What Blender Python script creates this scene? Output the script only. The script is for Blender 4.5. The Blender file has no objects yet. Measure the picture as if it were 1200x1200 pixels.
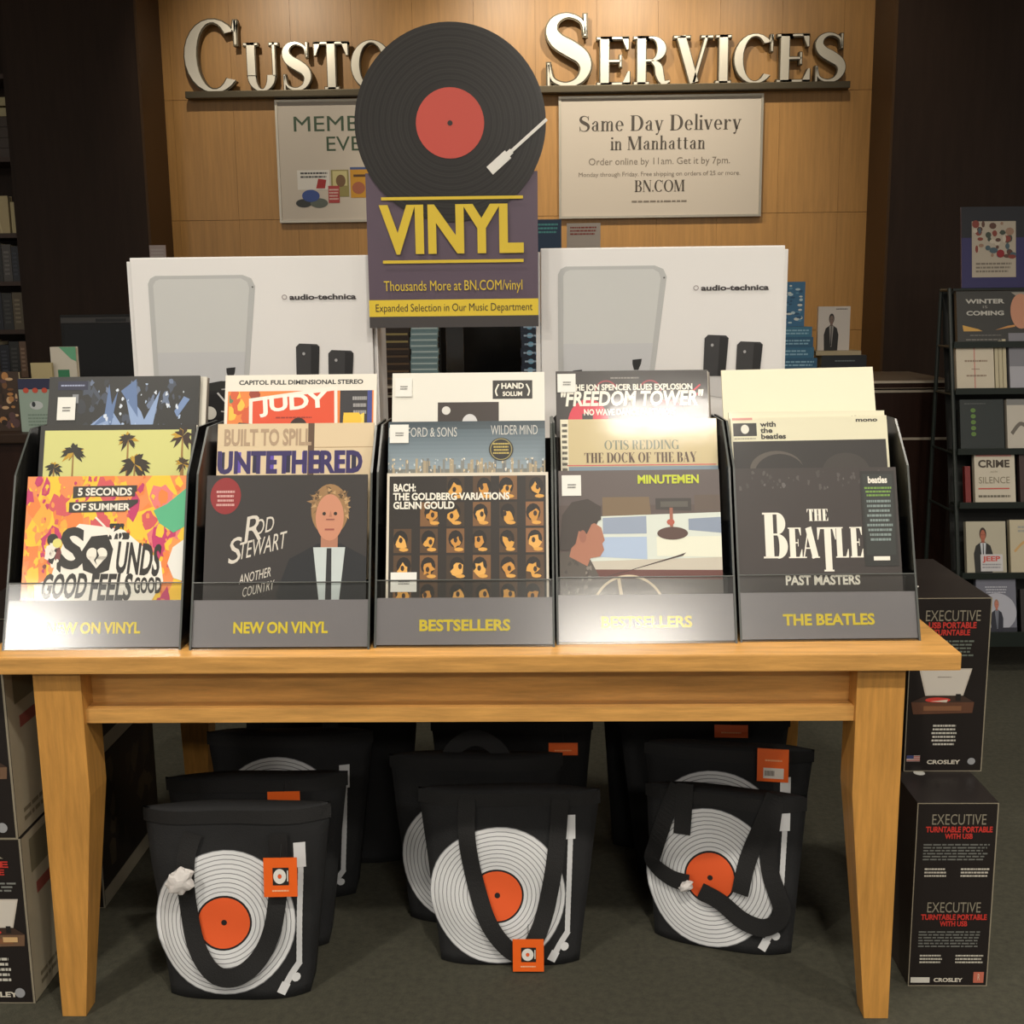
import bpy, bmesh, math, random
from mathutils import Vector, Matrix
random.seed(7)
scn = bpy.context.scene
COL = scn.collection
# ------------------------------------------------------------------ camera
F, P, YW, RL, CD, CH = 1356, .1793, -.0234, -.0116, 2.066, 1.4075
FW = Vector((math.sin(YW)*math.cos(P), math.cos(YW)*math.cos(P), -math.sin(P)))
_r = Vector((math.cos(YW), -math.sin(YW), 0)); _u = _r.cross(FW)
RT = _r*math.cos(RL) + _u*math.sin(RL); UP = _u*math.cos(RL) - _r*math.sin(RL)
CAM = Vector((0, -CD, CH))
cd = bpy.data.cameras.new('camera'); cam = bpy.data.objects.new('camera', cd); COL.objects.link(cam)
cd.sensor_width = 36; cd.lens = F/1200*36; cd.clip_start = .05
m = Matrix((RT, UP, -FW)).transposed().to_4x4(); m.translation = CAM; cam.matrix_world = m
scn.camera = cam
# ------------------------------------------------------------------ world, exposure
scn.view_settings.view_transform = 'Standard'; scn.view_settings.look = 'None'
scn.view_settings.exposure = .35; scn.view_settings.gamma = 1; scn.view_settings.use_curve_mapping = False
w = bpy.data.worlds.new('world'); scn.world = w; w.use_nodes = True
w.node_tree.nodes['Background'].inputs[0].default_value = (1, .93, .84, 1)
w.node_tree.nodes['Background'].inputs[1].default_value = .25
# ------------------------------------------------------------------ lights of the shop ceiling (fixtures are built with them)
CEIL = 3.35
DOWN = [(-1.78, -1.75), (.36, -1.75), (2.5, -1.75), (-3.35, -3.6), (2.6, -3.5), (-.9, .1), (1.3, .3)]
for x, y in DOWN:
    L = bpy.data.lights.new('downlight_lamp', 'AREA'); L.shape = 'DISK'; L.size = .17
    L.energy = (14 if y < -3 else 28) if y < -.5 else 15
    L.color = (1, .92, .80); L.spread = math.radians(150)
    o = bpy.data.objects.new('downlight_lamp', L); COL.objects.link(o); o.location = (x, y, CEIL-.035)
PANELS = [(.80, -5.85, .95, .6), (-4.0, -5.7, .9, .6), (.80, -3.0, .6, .35)]
for x, y, w_, h_ in PANELS:
    L = bpy.data.lights.new('panel_lamp', 'AREA'); L.shape = 'RECTANGLE'; L.size = w_; L.size_y = h_; L.energy = 100 if x < 0 else (52 if y < -5 else 26); L.color = (1, .96, .90)
    o = bpy.data.objects.new('panel_lamp', L); COL.objects.link(o); o.location = (x, y, CEIL-.03)
for x, e, tx in [(-1.45, 34, -1.1), (-.2, 46, .1), (.55, 50, .45), (1.2, 16, 1.3)]:
    L = bpy.data.lights.new('wall_spot', 'SPOT'); L.energy = e; L.spot_size = math.radians(80); L.spot_blend = .8
    L.shadow_soft_size = .03; L.color = (1, .89, .72)
    o = bpy.data.objects.new('wall_spot', L); COL.objects.link(o); o.location = (x, 2.75, CEIL-.12)
    o.rotation_euler = (Vector((tx, 4.1, 2.2))-o.location).to_track_quat('-Z', 'Y').to_euler()
# ------------------------------------------------------------------ materials
def lin(c):
    return tuple(((v/255/12.92) if v/255 <= .04045 else ((v/255+.055)/1.055)**2.4) for v in c)+(1,)
MC = {}
def mat(name, rgb, rough=.5, metal=0, coat=0, crough=.1, var=0, vscale=8, stretch=(1, 1, 1), bump=0, bscale=60, rand=False):
    if name in MC: return MC[name]
    M = bpy.data.materials.new(name); M.use_nodes = True; nt = M.node_tree; N = nt.nodes; B = N['Principled BSDF']
    B.inputs['Roughness'].default_value = rough; B.inputs['Metallic'].default_value = metal
    B.inputs['Coat Weight'].default_value = coat; B.inputs['Coat Roughness'].default_value = crough
    c = lin(rgb); B.inputs['Base Color'].default_value = c
    if var or bump:
        tc = N.new('ShaderNodeTexCoord'); mp = N.new('ShaderNodeMapping'); nt.links.new(tc.outputs['Object'], mp.inputs[0])
        mp.inputs['Scale'].default_value = stretch
        if rand:
            oi = N.new('ShaderNodeObjectInfo'); ml = N.new('ShaderNodeMath'); ml.operation = 'MULTIPLY'; ml.inputs[1].default_value = 40
            nt.links.new(oi.outputs['Random'], ml.inputs[0]); nt.links.new(ml.outputs[0], mp.inputs['Location'])
    if var:
        n = N.new('ShaderNodeTexNoise'); n.inputs['Scale'].default_value = vscale; n.inputs['Detail'].default_value = 6; n.inputs['Roughness'].default_value = .65
        nt.links.new(mp.outputs[0], n.inputs['Vector'])
        r = N.new('ShaderNodeValToRGB'); r.color_ramp.elements[0].position = .32; r.color_ramp.elements[1].position = .68
        r.color_ramp.elements[0].color = tuple(v*(1-var) for v in c[:3])+(1,); r.color_ramp.elements[1].color = tuple(min(1, v*(1+var*.7)) for v in c[:3])+(1,)
        nt.links.new(n.outputs['Fac'], r.inputs[0]); nt.links.new(r.outputs[0], B.inputs['Base Color'])
    if bump:
        n2 = N.new('ShaderNodeTexNoise'); n2.inputs['Scale'].default_value = bscale; n2.inputs['Detail'].default_value = 3
        nt.links.new(mp.outputs[0], n2.inputs['Vector'])
        b = N.new('ShaderNodeBump'); b.inputs['Strength'].default_value = bump; b.inputs['Distance'].default_value = .002
        nt.links.new(n2.outputs['Fac'], b.inputs['Height']); nt.links.new(b.outputs[0], B.inputs['Normal'])
        if coat: nt.links.new(b.outputs[0], B.inputs['Coat Normal'])
    if name in ('dark_wood', 'counter_wood', 'dark_carton', 'jamb'): B.inputs['Specular IOR Level'].default_value = .2
    MC[name] = M; return M
def ink(rgb, kind='paper'):
    k = (tuple(rgb), kind)
    if k in MC: return MC[k]
    if kind == 'wrap' and max(rgb) < 112: rgb = tuple(v*.84 for v in rgb)
    nm = 'ink_%s_%02x%02x%02x' % ((kind,)+tuple(int(v) for v in rgb))
    if kind == 'wrap': M = mat(nm, rgb, .42, coat=.5, crough=.09, bump=.16, bscale=14)
    elif kind == 'metal': M = mat(nm, rgb, .35)
    elif kind == 'cloth': M = mat(nm, rgb, .8)
    else: M = mat(nm, rgb, .5)
    MC[k] = M; return M
OAKX = mat('oak_long', (206, 154, 84), .38, coat=.25, crough=.25, var=.26, vscale=5, stretch=(1.2, 14, 14), bump=.15, bscale=30)
OAKZ = mat('oak_upright', (196, 142, 70), .4, coat=.2, crough=.25, var=.22, vscale=5, stretch=(14, 14, 1.2), bump=.15, bscale=30)
PANEL = mat('oak_panel', (188, 140, 78), .42, coat=.15, crough=.3, var=.14, vscale=4, stretch=(14, 14, .8), rand=True)
GAP = mat('panel_gap', (120, 80, 40), .8)
DARK = mat('dark_wood', (52, 38, 29), .5, var=.15, vscale=4, stretch=(8, 8, .8))
MAHO = mat('counter_wood', (42, 26, 20), .4, var=.15, vscale=4, stretch=(8, 8, .8))
CARPET = mat('carpet', (64, 63, 51), .95, var=.28, vscale=60, bump=.8, bscale=220)
CEILM = mat('ceiling_paint', (215, 205, 188), .8)
BLACK = mat('black_plastic', (16, 16, 17), .25, coat=.2)
BLACKM = mat('black_matt', (20, 20, 21), .6)
EDGE = mat('acrylic_edge', (70, 74, 72), .3)
CANVAS = mat('black_canvas', (22, 23, 25), .85, var=.12, vscale=30, bump=.5, bscale=300)
WEB = mat('black_webbing', (15, 15, 16), .75, bump=.5, bscale=400)
WHITEC = mat('white_carton', (232, 231, 230), .42, coat=.1)
DARKC = mat('dark_carton', (36, 32, 31), .38, coat=.2, crough=.25)
CREAMC = mat('cream_carton', (176, 168, 146), .55, var=.08, vscale=12)
BRONZE = mat('bronze_return', (84, 76, 60), .4, metal=.6)
LFACE = mat('letter_face', (232, 226, 210), .28, metal=.6)
STEEL = mat('brushed_steel', (190, 184, 170), .35, metal=.9)
TAUPE = mat('counter_top', (132, 118, 102), .35)
GREENW = mat('dark_green_wire', (30, 38, 34), .4)
PAPER = mat('page_block', (216, 204, 172), .8)
def acrylic():
    M = bpy.data.materials.new('clear_acrylic'); M.use_nodes = True; nt = M.node_tree; N = nt.nodes; N.clear()
    o = N.new('ShaderNodeOutputMaterial'); mx = N.new('ShaderNodeMixShader'); t = N.new('ShaderNodeBsdfTransparent'); g = N.new('ShaderNodeBsdfGlossy')
    t.inputs[0].default_value = (.985, .99, .985, 1); g.inputs['Roughness'].default_value = .17
    f = N.new('ShaderNodeFresnel'); f.inputs[0].default_value = 1.49
    nt.links.new(f.outputs[0], mx.inputs[0]); nt.links.new(t.outputs[0], mx.inputs[1]); nt.links.new(g.outputs[0], mx.inputs[2]); nt.links.new(mx.outputs[0], o.inputs[0])
    return M
ACRY = acrylic()
def emis(name, rgb, s):
    M = bpy.data.materials.new(name); M.use_nodes = True; B = M.node_tree.nodes['Principled BSDF']
    B.inputs['Emission Color'].default_value = lin(rgb); B.inputs['Emission Strength'].default_value = s; return M
LAMP = emis('lamp_lens', (255, 232, 200), 12)
# ------------------------------------------------------------------ object helpers
def link(o, parent=None):
    COL.objects.link(o)
    if parent is not None: o.parent = parent
    return o
def tag(o, label=None, cat=None, group=None, kind=None):
    if label: o['label'] = label
    if cat: o['category'] = cat
    if group: o['group'] = group
    if kind: o['kind'] = kind
    return o
def thing(name, label, cat, loc=(0, 0, 0), rot=(0, 0, 0), group=None):
    o = bpy.data.objects.new(name, None); o.empty_display_size = .05; link(o); o.location = loc; o.rotation_euler = rot
    return tag(o, label, cat, group)
class MB:
    def __init__(s): s.v = []; s.f = []; s.m = []; s.mats = []
    def mi(s, M):
        if M not in s.mats: s.mats.append(M)
        return s.mats.index(M)
    def poly(s, pts, M):
        n = len(s.v); s.v += [tuple(p) for p in pts]; s.f.append(tuple(range(n, n+len(pts)))); s.m.append(s.mi(M))
    def box(s, x0, y0, z0, x1, y1, z1, M, fm=None):
        n = len(s.v); s.v += [(x0, y0, z0), (x1, y0, z0), (x1, y1, z0), (x0, y1, z0), (x0, y0, z1), (x1, y0, z1), (x1, y1, z1), (x0, y1, z1)]
        fs = {'bottom': (0, 3, 2, 1), 'top': (4, 5, 6, 7), 'front': (0, 1, 5, 4), 'right': (1, 2, 6, 5), 'back': (2, 3, 7, 6), 'left': (3, 0, 4, 7)}
        for k, f in fs.items():
            s.f.append(tuple(n+i for i in f)); s.m.append(s.mi((fm or {}).get(k, M)))
    def hexa(s, lo, hi, M):   # two quads (4 pts each, ccw seen from above)
        n = len(s.v); s.v += [tuple(p) for p in lo]+[tuple(p) for p in hi]
        for f in [(0, 3, 2, 1), (4, 5, 6, 7), (0, 1, 5, 4), (1, 2, 6, 5), (2, 3, 7, 6), (3, 0, 4, 7)]:
            s.f.append(tuple(n+i for i in f)); s.m.append(s.mi(M))
    def prism(s, pts, a, b, M, axis='x', side=None):   # pts 2D outline extruded a..b along the axis
        def P3(p, t): return (t, p[0], p[1]) if axis == 'x' else ((p[0], t, p[1]) if axis == 'y' else (p[0], p[1], t))
        n = len(s.v); k = len(pts); s.v += [P3(p, a) for p in pts]+[P3(p, b) for p in pts]
        i0 = s.mi(M); i1 = s.mi(side or M)
        s.f.append(tuple(range(n, n+k))); s.m.append(i0); s.f.append(tuple(range(n+2*k-1, n+k-1, -1))); s.m.append(i0)
        for i in range(k):
            j = (i+1) % k; s.f.append((n+i, n+k+i, n+k+j, n+j)); s.m.append(i1)
    def tube(s, pts, r, M, n=8):
        pts = [Vector(p) for p in pts]; rings = []
        for i, p in enumerate(pts):
            d = (pts[min(i+1, len(pts)-1)]-pts[max(i-1, 0)]).normalized()
            a = d.cross(Vector((0, 0, 1)) if abs(d.z) < .9 else Vector((1, 0, 0))).normalized(); b = d.cross(a)
            base = len(s.v); s.v += [tuple(p+a*math.cos(t*2*math.pi/n)*r+b*math.sin(t*2*math.pi/n)*r) for t in range(n)]; rings.append(base)
        q = s.mi(M)
        for i in range(len(rings)-1):
            for t in range(n):
                u = (t+1) % n; s.f.append((rings[i]+t, rings[i]+u, rings[i+1]+u, rings[i+1]+t)); s.m.append(q)
        s.f.append(tuple(rings[0]+t for t in range(n-1, -1, -1))); s.m.append(q); s.f.append(tuple(rings[-1]+t for t in range(n))); s.m.append(q)
    def disc(s, c, r, z0, z1, M, n=32, side=None):
        s.prism([(c[0]+r*math.cos(2*math.pi*i/n), c[1]+r*math.sin(2*math.pi*i/n)) for i in range(n)], z0, z1, M, 'z', side)
    def build(s, name, parent=None, bevel=0, smooth=False, fix=True):
        me = bpy.data.meshes.new(name); me.from_pydata(s.v, [], s.f)
        for M in s.mats: me.materials.append(M)
        me.polygons.foreach_set('material_index', s.m)
        bm = bmesh.new(); bm.from_mesh(me)
        if fix: bmesh.ops.recalc_face_normals(bm, faces=bm.faces)
        if bevel:
            bmesh.ops.remove_doubles(bm, verts=bm.verts, dist=1e-6)
            bmesh.ops.bevel(bm, geom=[e for e in bm.edges if e.is_manifold and e.calc_face_angle(0) > .5], offset=bevel, segments=2, affect='EDGES', profile=.7)
        if smooth:
            for f in bm.faces: f.smooth = True
        bm.to_mesh(me); bm.free(); me.update()
        return link(bpy.data.objects.new(name, me), parent)
def bx(name, x0, y0, z0, x1, y1, z1, M, parent=None, bevel=0, fm=None):
    b = MB(); b.box(x0, y0, z0, x1, y1, z1, M, fm); return b.build(name, parent, bevel)
# ------------------------------------------------------------------ glyphs: built-in sans, cached per character
CHARS = sorted(set("ABCDEFGHIJKLMNOPQRSTUVWXYZabcdefghijklmnopqrstuvwxyz0123456789.,:&-/!'\"()"))
GL = {}
def load_glyphs():
    for off, key in ((0, 0), (.034, 1)):
        cu = bpy.data.curves.new('g', 'FONT'); cu.offset = off; cu.resolution_u = 3; ob = bpy.data.objects.new('g', cu); COL.objects.link(ob)
        dg = bpy.context.evaluated_depsgraph_get()
        def conv(t):
            cu.body = t; bpy.context.view_layer.update(); dg.update()
            e = ob.evaluated_get(dg); me = e.to_mesh(); v = [(q.co.x, q.co.y) for q in me.vertices]; f = [tuple(p.vertices) for p in me.polygons]; e.to_mesh_clear(); return v, f
        v, _ = conv('||'); w0 = max(p[0] for p in v)-min(p[0] for p in v)
        for c in CHARS:
            v, f = conv(c); v2, _ = conv('|'+c+'|'); adv = max(p[0] for p in v2)-min(p[0] for p in v2)-w0
            GL[(c, key)] = (v, f, adv)
        GL[(' ', key)] = ([], [], GL[('i', key)][2]*1.15)
        bpy.data.objects.remove(ob); bpy.data.curves.remove(cu)
load_glyphs()
CAPH = max(p[1] for p in GL[('H', 0)][0])
# ------------------------------------------------------------------ glyphs: high-contrast serif, drawn here
def ribbon(pts, ws):
    out = []; L = []; R = []
    for i, p in enumerate(pts):
        a = pts[max(i-1, 0)]; b = pts[min(i+1, len(pts)-1)]; dx, dy = b[0]-a[0], b[1]-a[1]; d = math.hypot(dx, dy) or 1
        nx, ny = -dy/d, dx/d; wd = (ws[i] if isinstance(ws, (list, tuple)) else ws)/2
        L.append((p[0]+nx*wd, p[1]+ny*wd)); R.append((p[0]-nx*wd, p[1]-ny*wd))
    for i in range(len(pts)-1): out.append([R[i], R[i+1], L[i+1], L[i]])
    return out
def spline(ctrl, n=8):
    out = []; c = [ctrl[0]]+list(ctrl)+[ctrl[-1]]
    for i in range(1, len(c)-2):
        for k in range(n):
            t = k/n; r = []
            for d in range(len(c[0])):
                p0, p1, p2, p3 = c[i-1][d], c[i][d], c[i+1][d], c[i+2][d]
                r.append(.5*(2*p1+(p2-p0)*t+(2*p0-5*p1+4*p2-p3)*t*t+(3*p1-p0-3*p2+p3)*t**3))
            out.append(tuple(r))
    out.append(tuple(ctrl[-1])); return out
def rib3(ctrl, n=6, g=0):
    s = spline(ctrl, n); return ribbon([(p[0], p[1]) for p in s], [max(.02, p[2])+2*g for p in s])
def serif_glyph(ch, g=0, W=.17, h=.04, s=.065):
    P_ = []
    def rect(x0, y0, x1, y1): P_.append([(x0-g, y0-g), (x1+g, y0-g), (x1+g, y1+g), (x0-g, y1+g)])
    def line(a, b, w): P_.extend(ribbon([a, b], w+2*g))
    def stem(x, y0=0, y1=1, w=W, ser=3, thin=False):
        ww = h*1.3 if thin else w
        rect(x, y0, x+ww, y1)
        if ser & 1: rect(x-s, y0, x+ww+s, y0+h)
        if ser & 2: rect(x-s, y1-h, x+ww+s, y1)
        return x+ww
    def arc(cx, cy, rx, ry, a0, a1, t=W, tn=h, n=20):
        for i in range(n):
            q = []
            for a in (a0+(a1-a0)*i/n, a0+(a1-a0)*(i+1)/n):
                a = math.radians(a); q.append(((cx+(rx+g)*math.cos(a), cy+(ry+g)*math.sin(a)), (cx+(rx-t-g)*math.cos(a), cy+(ry-tn-g)*math.sin(a))))
            P_.append([q[0][0], q[1][0], q[1][1], q[0][1]])
    def ball(x, y, r): P_.append([(x+(r+g)*math.cos(k*math.pi/6), y+(r+g)*math.sin(k*math.pi/6)) for k in range(12)])
    X = .66
    if ch == 'C': arc(.42, .5, .42, .52, 42, 318); line((.73, .84), (.76, 1), .05); rect(.74, .66, .77, 1); rib3([(.70, .13, .05), (.78, .3, .03)]); w = .8
    elif ch == 'G': arc(.42, .5, .42, .52, 42, 305); rect(.74, .66, .77, 1); stem(.6, 0, .42, ser=2); w = .86
    elif ch == 'U': stem(s, .3, 1, ser=2); arc(s+.3, .32, .3, .34, 180, 360, t=W, tn=h); stem(s+.555, .3, 1, ser=2, thin=True); w = .62+2*s
    elif ch == 'S':
        P_.extend(rib3([(.54, .72, .03), (.50, .90, .04), (.32, .99, .05), (.15, .93, .10), (.09, .78, .15), (.17, .63, .2), (.34, .52, .22), (.5, .4, .19), (.55, .24, .14), (.46, .07, .09), (.28, .01, .05), (.1, .09, .04), (.05, .3, .03)], 5, g))
        rect(.53, .7, .56, 1); rect(.03, 0, .06, .32); w = .64
    elif ch == 'T': stem(.28, ser=1); rect(0, 1-h, .73, 1); P_.append([(0-g, 1), (0-g, .72), (.03+g, .72), (.14, 1)]); P_.append([(.73+g, 1), (.59, 1), (.70-g, .72), (.73+g, .72)]); w = .73
    elif ch == 'O': arc(.44, .5, .44, .52, 0, 360, n=32); w = .88
    elif ch == 'Q': arc(.44, .5, .44, .52, 0, 360, n=32); line((.45, .1), (.75, -.15), .1); w = .88
    elif ch == 'M': stem(s, thin=True); line((s+.07, 1), (s+.38, .02), W); line((s+.70, 1), (s+.38, .02), h*1.2); stem(s+.68); w = .68+W+2*s
    elif ch == 'N': stem(s, thin=True); line((s+.06, 1), (s+.6, .03), W); stem(s+.6, thin=True, ser=2); w = .65+2*s
    elif ch in 'EFL':
        stem(s, ser=3); x1 = .66
        if ch != 'L': rect(s, 1-h, x1-.03, 1); P_.append([(x1-.03+g, 1), (x1-.16, 1), (x1-.06-g, .74), (x1-.03+g, .74)]); rect(s+W, .5-h/2, x1-.18, .5+h/2); rect(x1-.2, .38, x1-.17, .62)
        if ch != 'F': rect(s, 0, x1, h); P_.append([(x1+g, 0), (x1+g, .28), (x1-.03-g, .28), (x1-.16, 0)])
        w = .68
    elif ch in 'RPB':
        stem(s, ser=3)
        if ch == 'B': arc(s+W+.12, .76, .26, .24, -90, 90, n=14); arc(s+W+.12, .26, .31, .27, -90, 90, n=14); rect(s+W, 1-h, s+W+.13, 1); rect(s+W, .5, s+W+.13, .5+h); rect(s+W, 0, s+W+.13, h); w = .68
        else:
            arc(s+W+.12, .74, .29, .26, -90, 90, n=14); rect(s+W, 1-h, s+W+.13, 1); rect(s+W, .48, s+W+.13, .48+h); w = .66
            if ch == 'R': P_.extend(rib3([(s+.3, .49, .05), (s+.42, .38, .14), (s+.46, .18, .15), (s+.53, .03, .09), (s+.66, .06, .03)], 5, g)); w = .74
    elif ch == 'V': line((.14, 1), (.41, .02), W); line((.66, 1), (.40, .02), h*1.2); rect(0, 1-h, .32, 1); rect(.55, 1-h, .78, 1); w = .78
    elif ch == 'A': line((.62, 0), (.36, 1), W); line((.12, 0), (.37, 1), h*1.3); rect(0, 0, .24, h); rect(.46, 0, .8, h); rect(.2, .3, .55, .3+h); w = .8
    elif ch == 'Y': line((.12, 1), (.37, .45), W); line((.68, 1), (.40, .45), h*1.2); rect(0, 1-h, .3, 1); rect(.56, 1-h, .8, 1); stem(.3, 0, .48, ser=1); w = .8
    elif ch == 'I': stem(s); w = W+2*s
    elif ch == 'H': stem(s); stem(s+.45); rect(s, .5, s+.5, .5+h); w = .45+W+2*s
    elif ch == 'K': stem(s); line((s+.12, .4), (s+.6, 1), h*1.2); line((s+.25, .6), (s+.58, 0), W); rect(s+.42, 0, s+.72, h); rect(s+.48, 1-h, s+.7, 1); w = .8
    elif ch == 'D': stem(s); arc(s+W+.12, .5, .4, .5, -90, 90); rect(s+W, 1-h, s+W+.13, 1); rect(s+W, 0, s+W+.13, h); w = .78
    elif ch == 'i': stem(.04, 0, X, .13, 1); rect(0, X-h, .1, X); ball(.105, .88, .08); w = .2
    elif ch == 'l': stem(.04, 0, 1.04, .13, 1); rect(0, 1, .1, 1.04); w = .2
    elif ch in 'nmh':
        stem(.04, 0, 1.04 if ch == 'h' else X, .13, 1); rect(0, (1.04 if ch == 'h' else X)-h, .1, 1.04 if ch == 'h' else X)
        arc(.28, X-.2, .15, .2, 0, 160, .1, h, 10); rect(.31, 0, .43, X-.2); rect(.27, 0, .47, h); w = .5
        if ch == 'm': arc(.54, X-.2, .15, .2, 0, 160, .1, h, 10); rect(.57, 0, .69, X-.2); rect(.53, 0, .74, h); w = .77
    elif ch == 'r': stem(.04, 0, X, .13, 1); rect(0, X-h, .1, X); P_.extend(rib3([(.17, .45, .03), (.24, .6, .04), (.34, .64, .05)], 4, g)); ball(.35, .57, .065); w = .42
    elif ch == 'a': rect(.27, .06, .4, .48); arc(.25, .47, .15, .2, 0, 160, .1, h, 10); ball(.1, .5, .06); arc(.22, .19, .2, .19, 60, 330, .12, h, 14); rect(.36, 0, .47, h); w = .49
    elif ch == 'e': arc(.24, X/2, .24, X/2+.01, 0, 320, .13, h, 18); rect(.08, X/2, .46, X/2+h); w = .5
    elif ch == 'o': arc(.25, X/2, .25, X/2+.01, 0, 360, .13, h, 18); w = .5
    elif ch == 't': rect(.08, .1, .21, .86); rect(0, X-h, .33, X); arc(.22, .1, .14, .1, 180, 340, .12, h, 8); w = .36
    elif ch in 'vy':
        line((.1, X), (.26, .02), .14); line((.44, X), (.26, 0) if ch == 'v' else (.17, -.25), h*1.3); rect(0, X-h, .2, X); rect(.35, X-h, .52, X); w = .52
        if ch == 'y': ball(.12, -.24, .06)
    elif ch == '.': ball(.08, .07, .07); w = .16
    else: w = .3
    return P_, w+.07
# ------------------------------------------------------------------ flat print builder
class Art:
    def __init__(s, kind='paper', clip=True): s.it = []; s.kind = kind; s.clip = clip
    def poly(s, pts, c, l=1):
        if s.clip and any(p[0] < 0 or p[0] > 1 or p[1] < 0 or p[1] > 1 for p in pts):
            for ax, lim, sg_ in ((0, 0, 1), (0, 1, -1), (1, 0, 1), (1, 1, -1)):
                out = []
                for k in range(len(pts)):
                    A_, B_ = pts[k-1], pts[k]; ia = (A_[ax]-lim)*sg_ >= 0; ib = (B_[ax]-lim)*sg_ >= 0
                    if ia != ib:
                        t = (lim-A_[ax])/(B_[ax]-A_[ax]); out.append((A_[0]+(B_[0]-A_[0])*t, A_[1]+(B_[1]-A_[1])*t))
                    if ib: out.append(B_)
                pts = out
                if len(pts) < 3: return s
        s.it.append((pts, [tuple(range(len(pts)))], c, l)); return s
    def rect(s, x0, y0, x1, y1, c, l=1, n=1):
        for i in range(n):
            a = x0+(x1-x0)*i/n; b = x0+(x1-x0)*(i+1)/n; s.poly([(a, y0), (b, y0), (b, y1), (a, y1)], c, l)
        return s
    def ell(s, cx, cy, rx, ry, c, l=1, n=28, rot=0):
        q = []
        for k in range(n):
            a = 2*math.pi*k/n; x, y = rx*math.cos(a), ry*math.sin(a); q.append((cx+x*math.cos(rot)-y*math.sin(rot), cy+x*math.sin(rot)+y*math.cos(rot)))
        return s.poly(q, c, l)
    def ring(s, cx, cy, r0, r1, c, l=1, n=48, a0=0, a1=360):
        for k in range(n):
            A = math.radians(a0+(a1-a0)*k/n); B = math.radians(a0+(a1-a0)*(k+1)/n)
            s.poly([(cx+r1*math.cos(A), cy+r1*math.sin(A)), (cx+r1*math.cos(B), cy+r1*math.sin(B)), (cx+r0*math.cos(B), cy+r0*math.sin(B)), (cx+r0*math.cos(A), cy+r0*math.sin(A))], c, l)
        return s
    def stroke(s, pts, w, c, l=1, curve=True):
        if curve: pts = spline(pts, 5)
        for q in ribbon([(p[0], p[1]) for p in pts], w): s.poly(q, c, l)
        return s
    def text(s, t, x, y, h, c, l=2, w=None, bold=0, al='L', rot=0, gap=0, shear=0, asp=1):
        sc = h/CAPH; tot = sum(GL[(ch, bold)][2]*sc*asp+gap for ch in t)-gap; k = asp
        if w: k = asp*w/tot; gap = gap*w/tot; tot = w
        x0 = {'L': 0, 'C': -tot/2, 'R': -tot}[al]; cr, sr = math.cos(rot), math.sin(rot)
        for ch in t:
            v, f, adv = GL[(ch, bold)]
            if v:
                q = [(x0+p[0]*sc*k+shear*p[1]*sc, p[1]*sc) for p in v]
                s.it.append(([(x+a*cr-b*sr, y+a*sr+b*cr) for a, b in q], f, c, l))
            x0 += adv*sc*k+gap
        return s
    def serif(s, t, x, y, h, c, l=2, w=None, al='L', big=1, W=.17):
        gl = []; X0 = 0
        for i, ch in enumerate(t):
            if ch == ' ': X0 += .3; continue
            p, a = serif_glyph(ch, 0, W); k = big if (i == 0 or t[i-1] == ' ') else 1
            gl.append((p, X0, k)); X0 += a*k
        k0 = (w/X0) if w else h; x0 = x-{'L': 0, 'C': X0*k0/2, 'R': X0*k0}[al]
        for p, X, k in gl:
            for q in p: s.poly([(x0+(X+a*k)*k0, y+b*h*k) for a, b in q], c, l)
        return s
    def lines(s, x0, y0, x1, y1, n, c, l=2, seed=1, al='L', fill=.5):   # rows of print too small to read
        rnd = random.Random(seed)
        for i in range(n):
            ym = y1-(y1-y0)*(i+.5)/n; hh = (y1-y0)/n*fill/2; a = x0 if al == 'L' else x0+(x1-x0)*rnd.uniform(0, .15)
            e = x1-(x1-x0)*rnd.uniform(0, .12) if al == 'L' else x1-(a-x0)
            while a < e-1e-6:
                b = min(e, a+(x1-x0)*rnd.uniform(.04, .14)); s.rect(a, ym-hh, b, ym+hh, c, l); a = b+(x1-x0)*.018
        return s
    def build(s, name, parent, fn, step=.0004, kind=None):
        V = []; Fc = []; MI = []; mats = []
        NT = max(1, len(s.it))
        for kk, (pts, faces, c, l) in enumerate(s.it):
            l = l+.45*kk/NT
            M = ink(c, kind or s.kind)
            if M not in mats: mats.append(M)
            n = len(V); V += [fn(p[0], p[1], l*step) for p in pts]
            for f in faces: Fc.append(tuple(n+i for i in f)); MI.append(mats.index(M))
        me = bpy.data.meshes.new(name); me.from_pydata(V, [], Fc)
        for M in mats: me.materials.append(M)
        me.polygons.foreach_set('material_index', MI); me.update()
        return link(bpy.data.objects.new(name, me), parent)
def flatmap(w, h, x=0, z=0, y=0): return lambda u, v, o: (x+(u-.5)*w, y-o-.0003, z+v*h)
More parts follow.
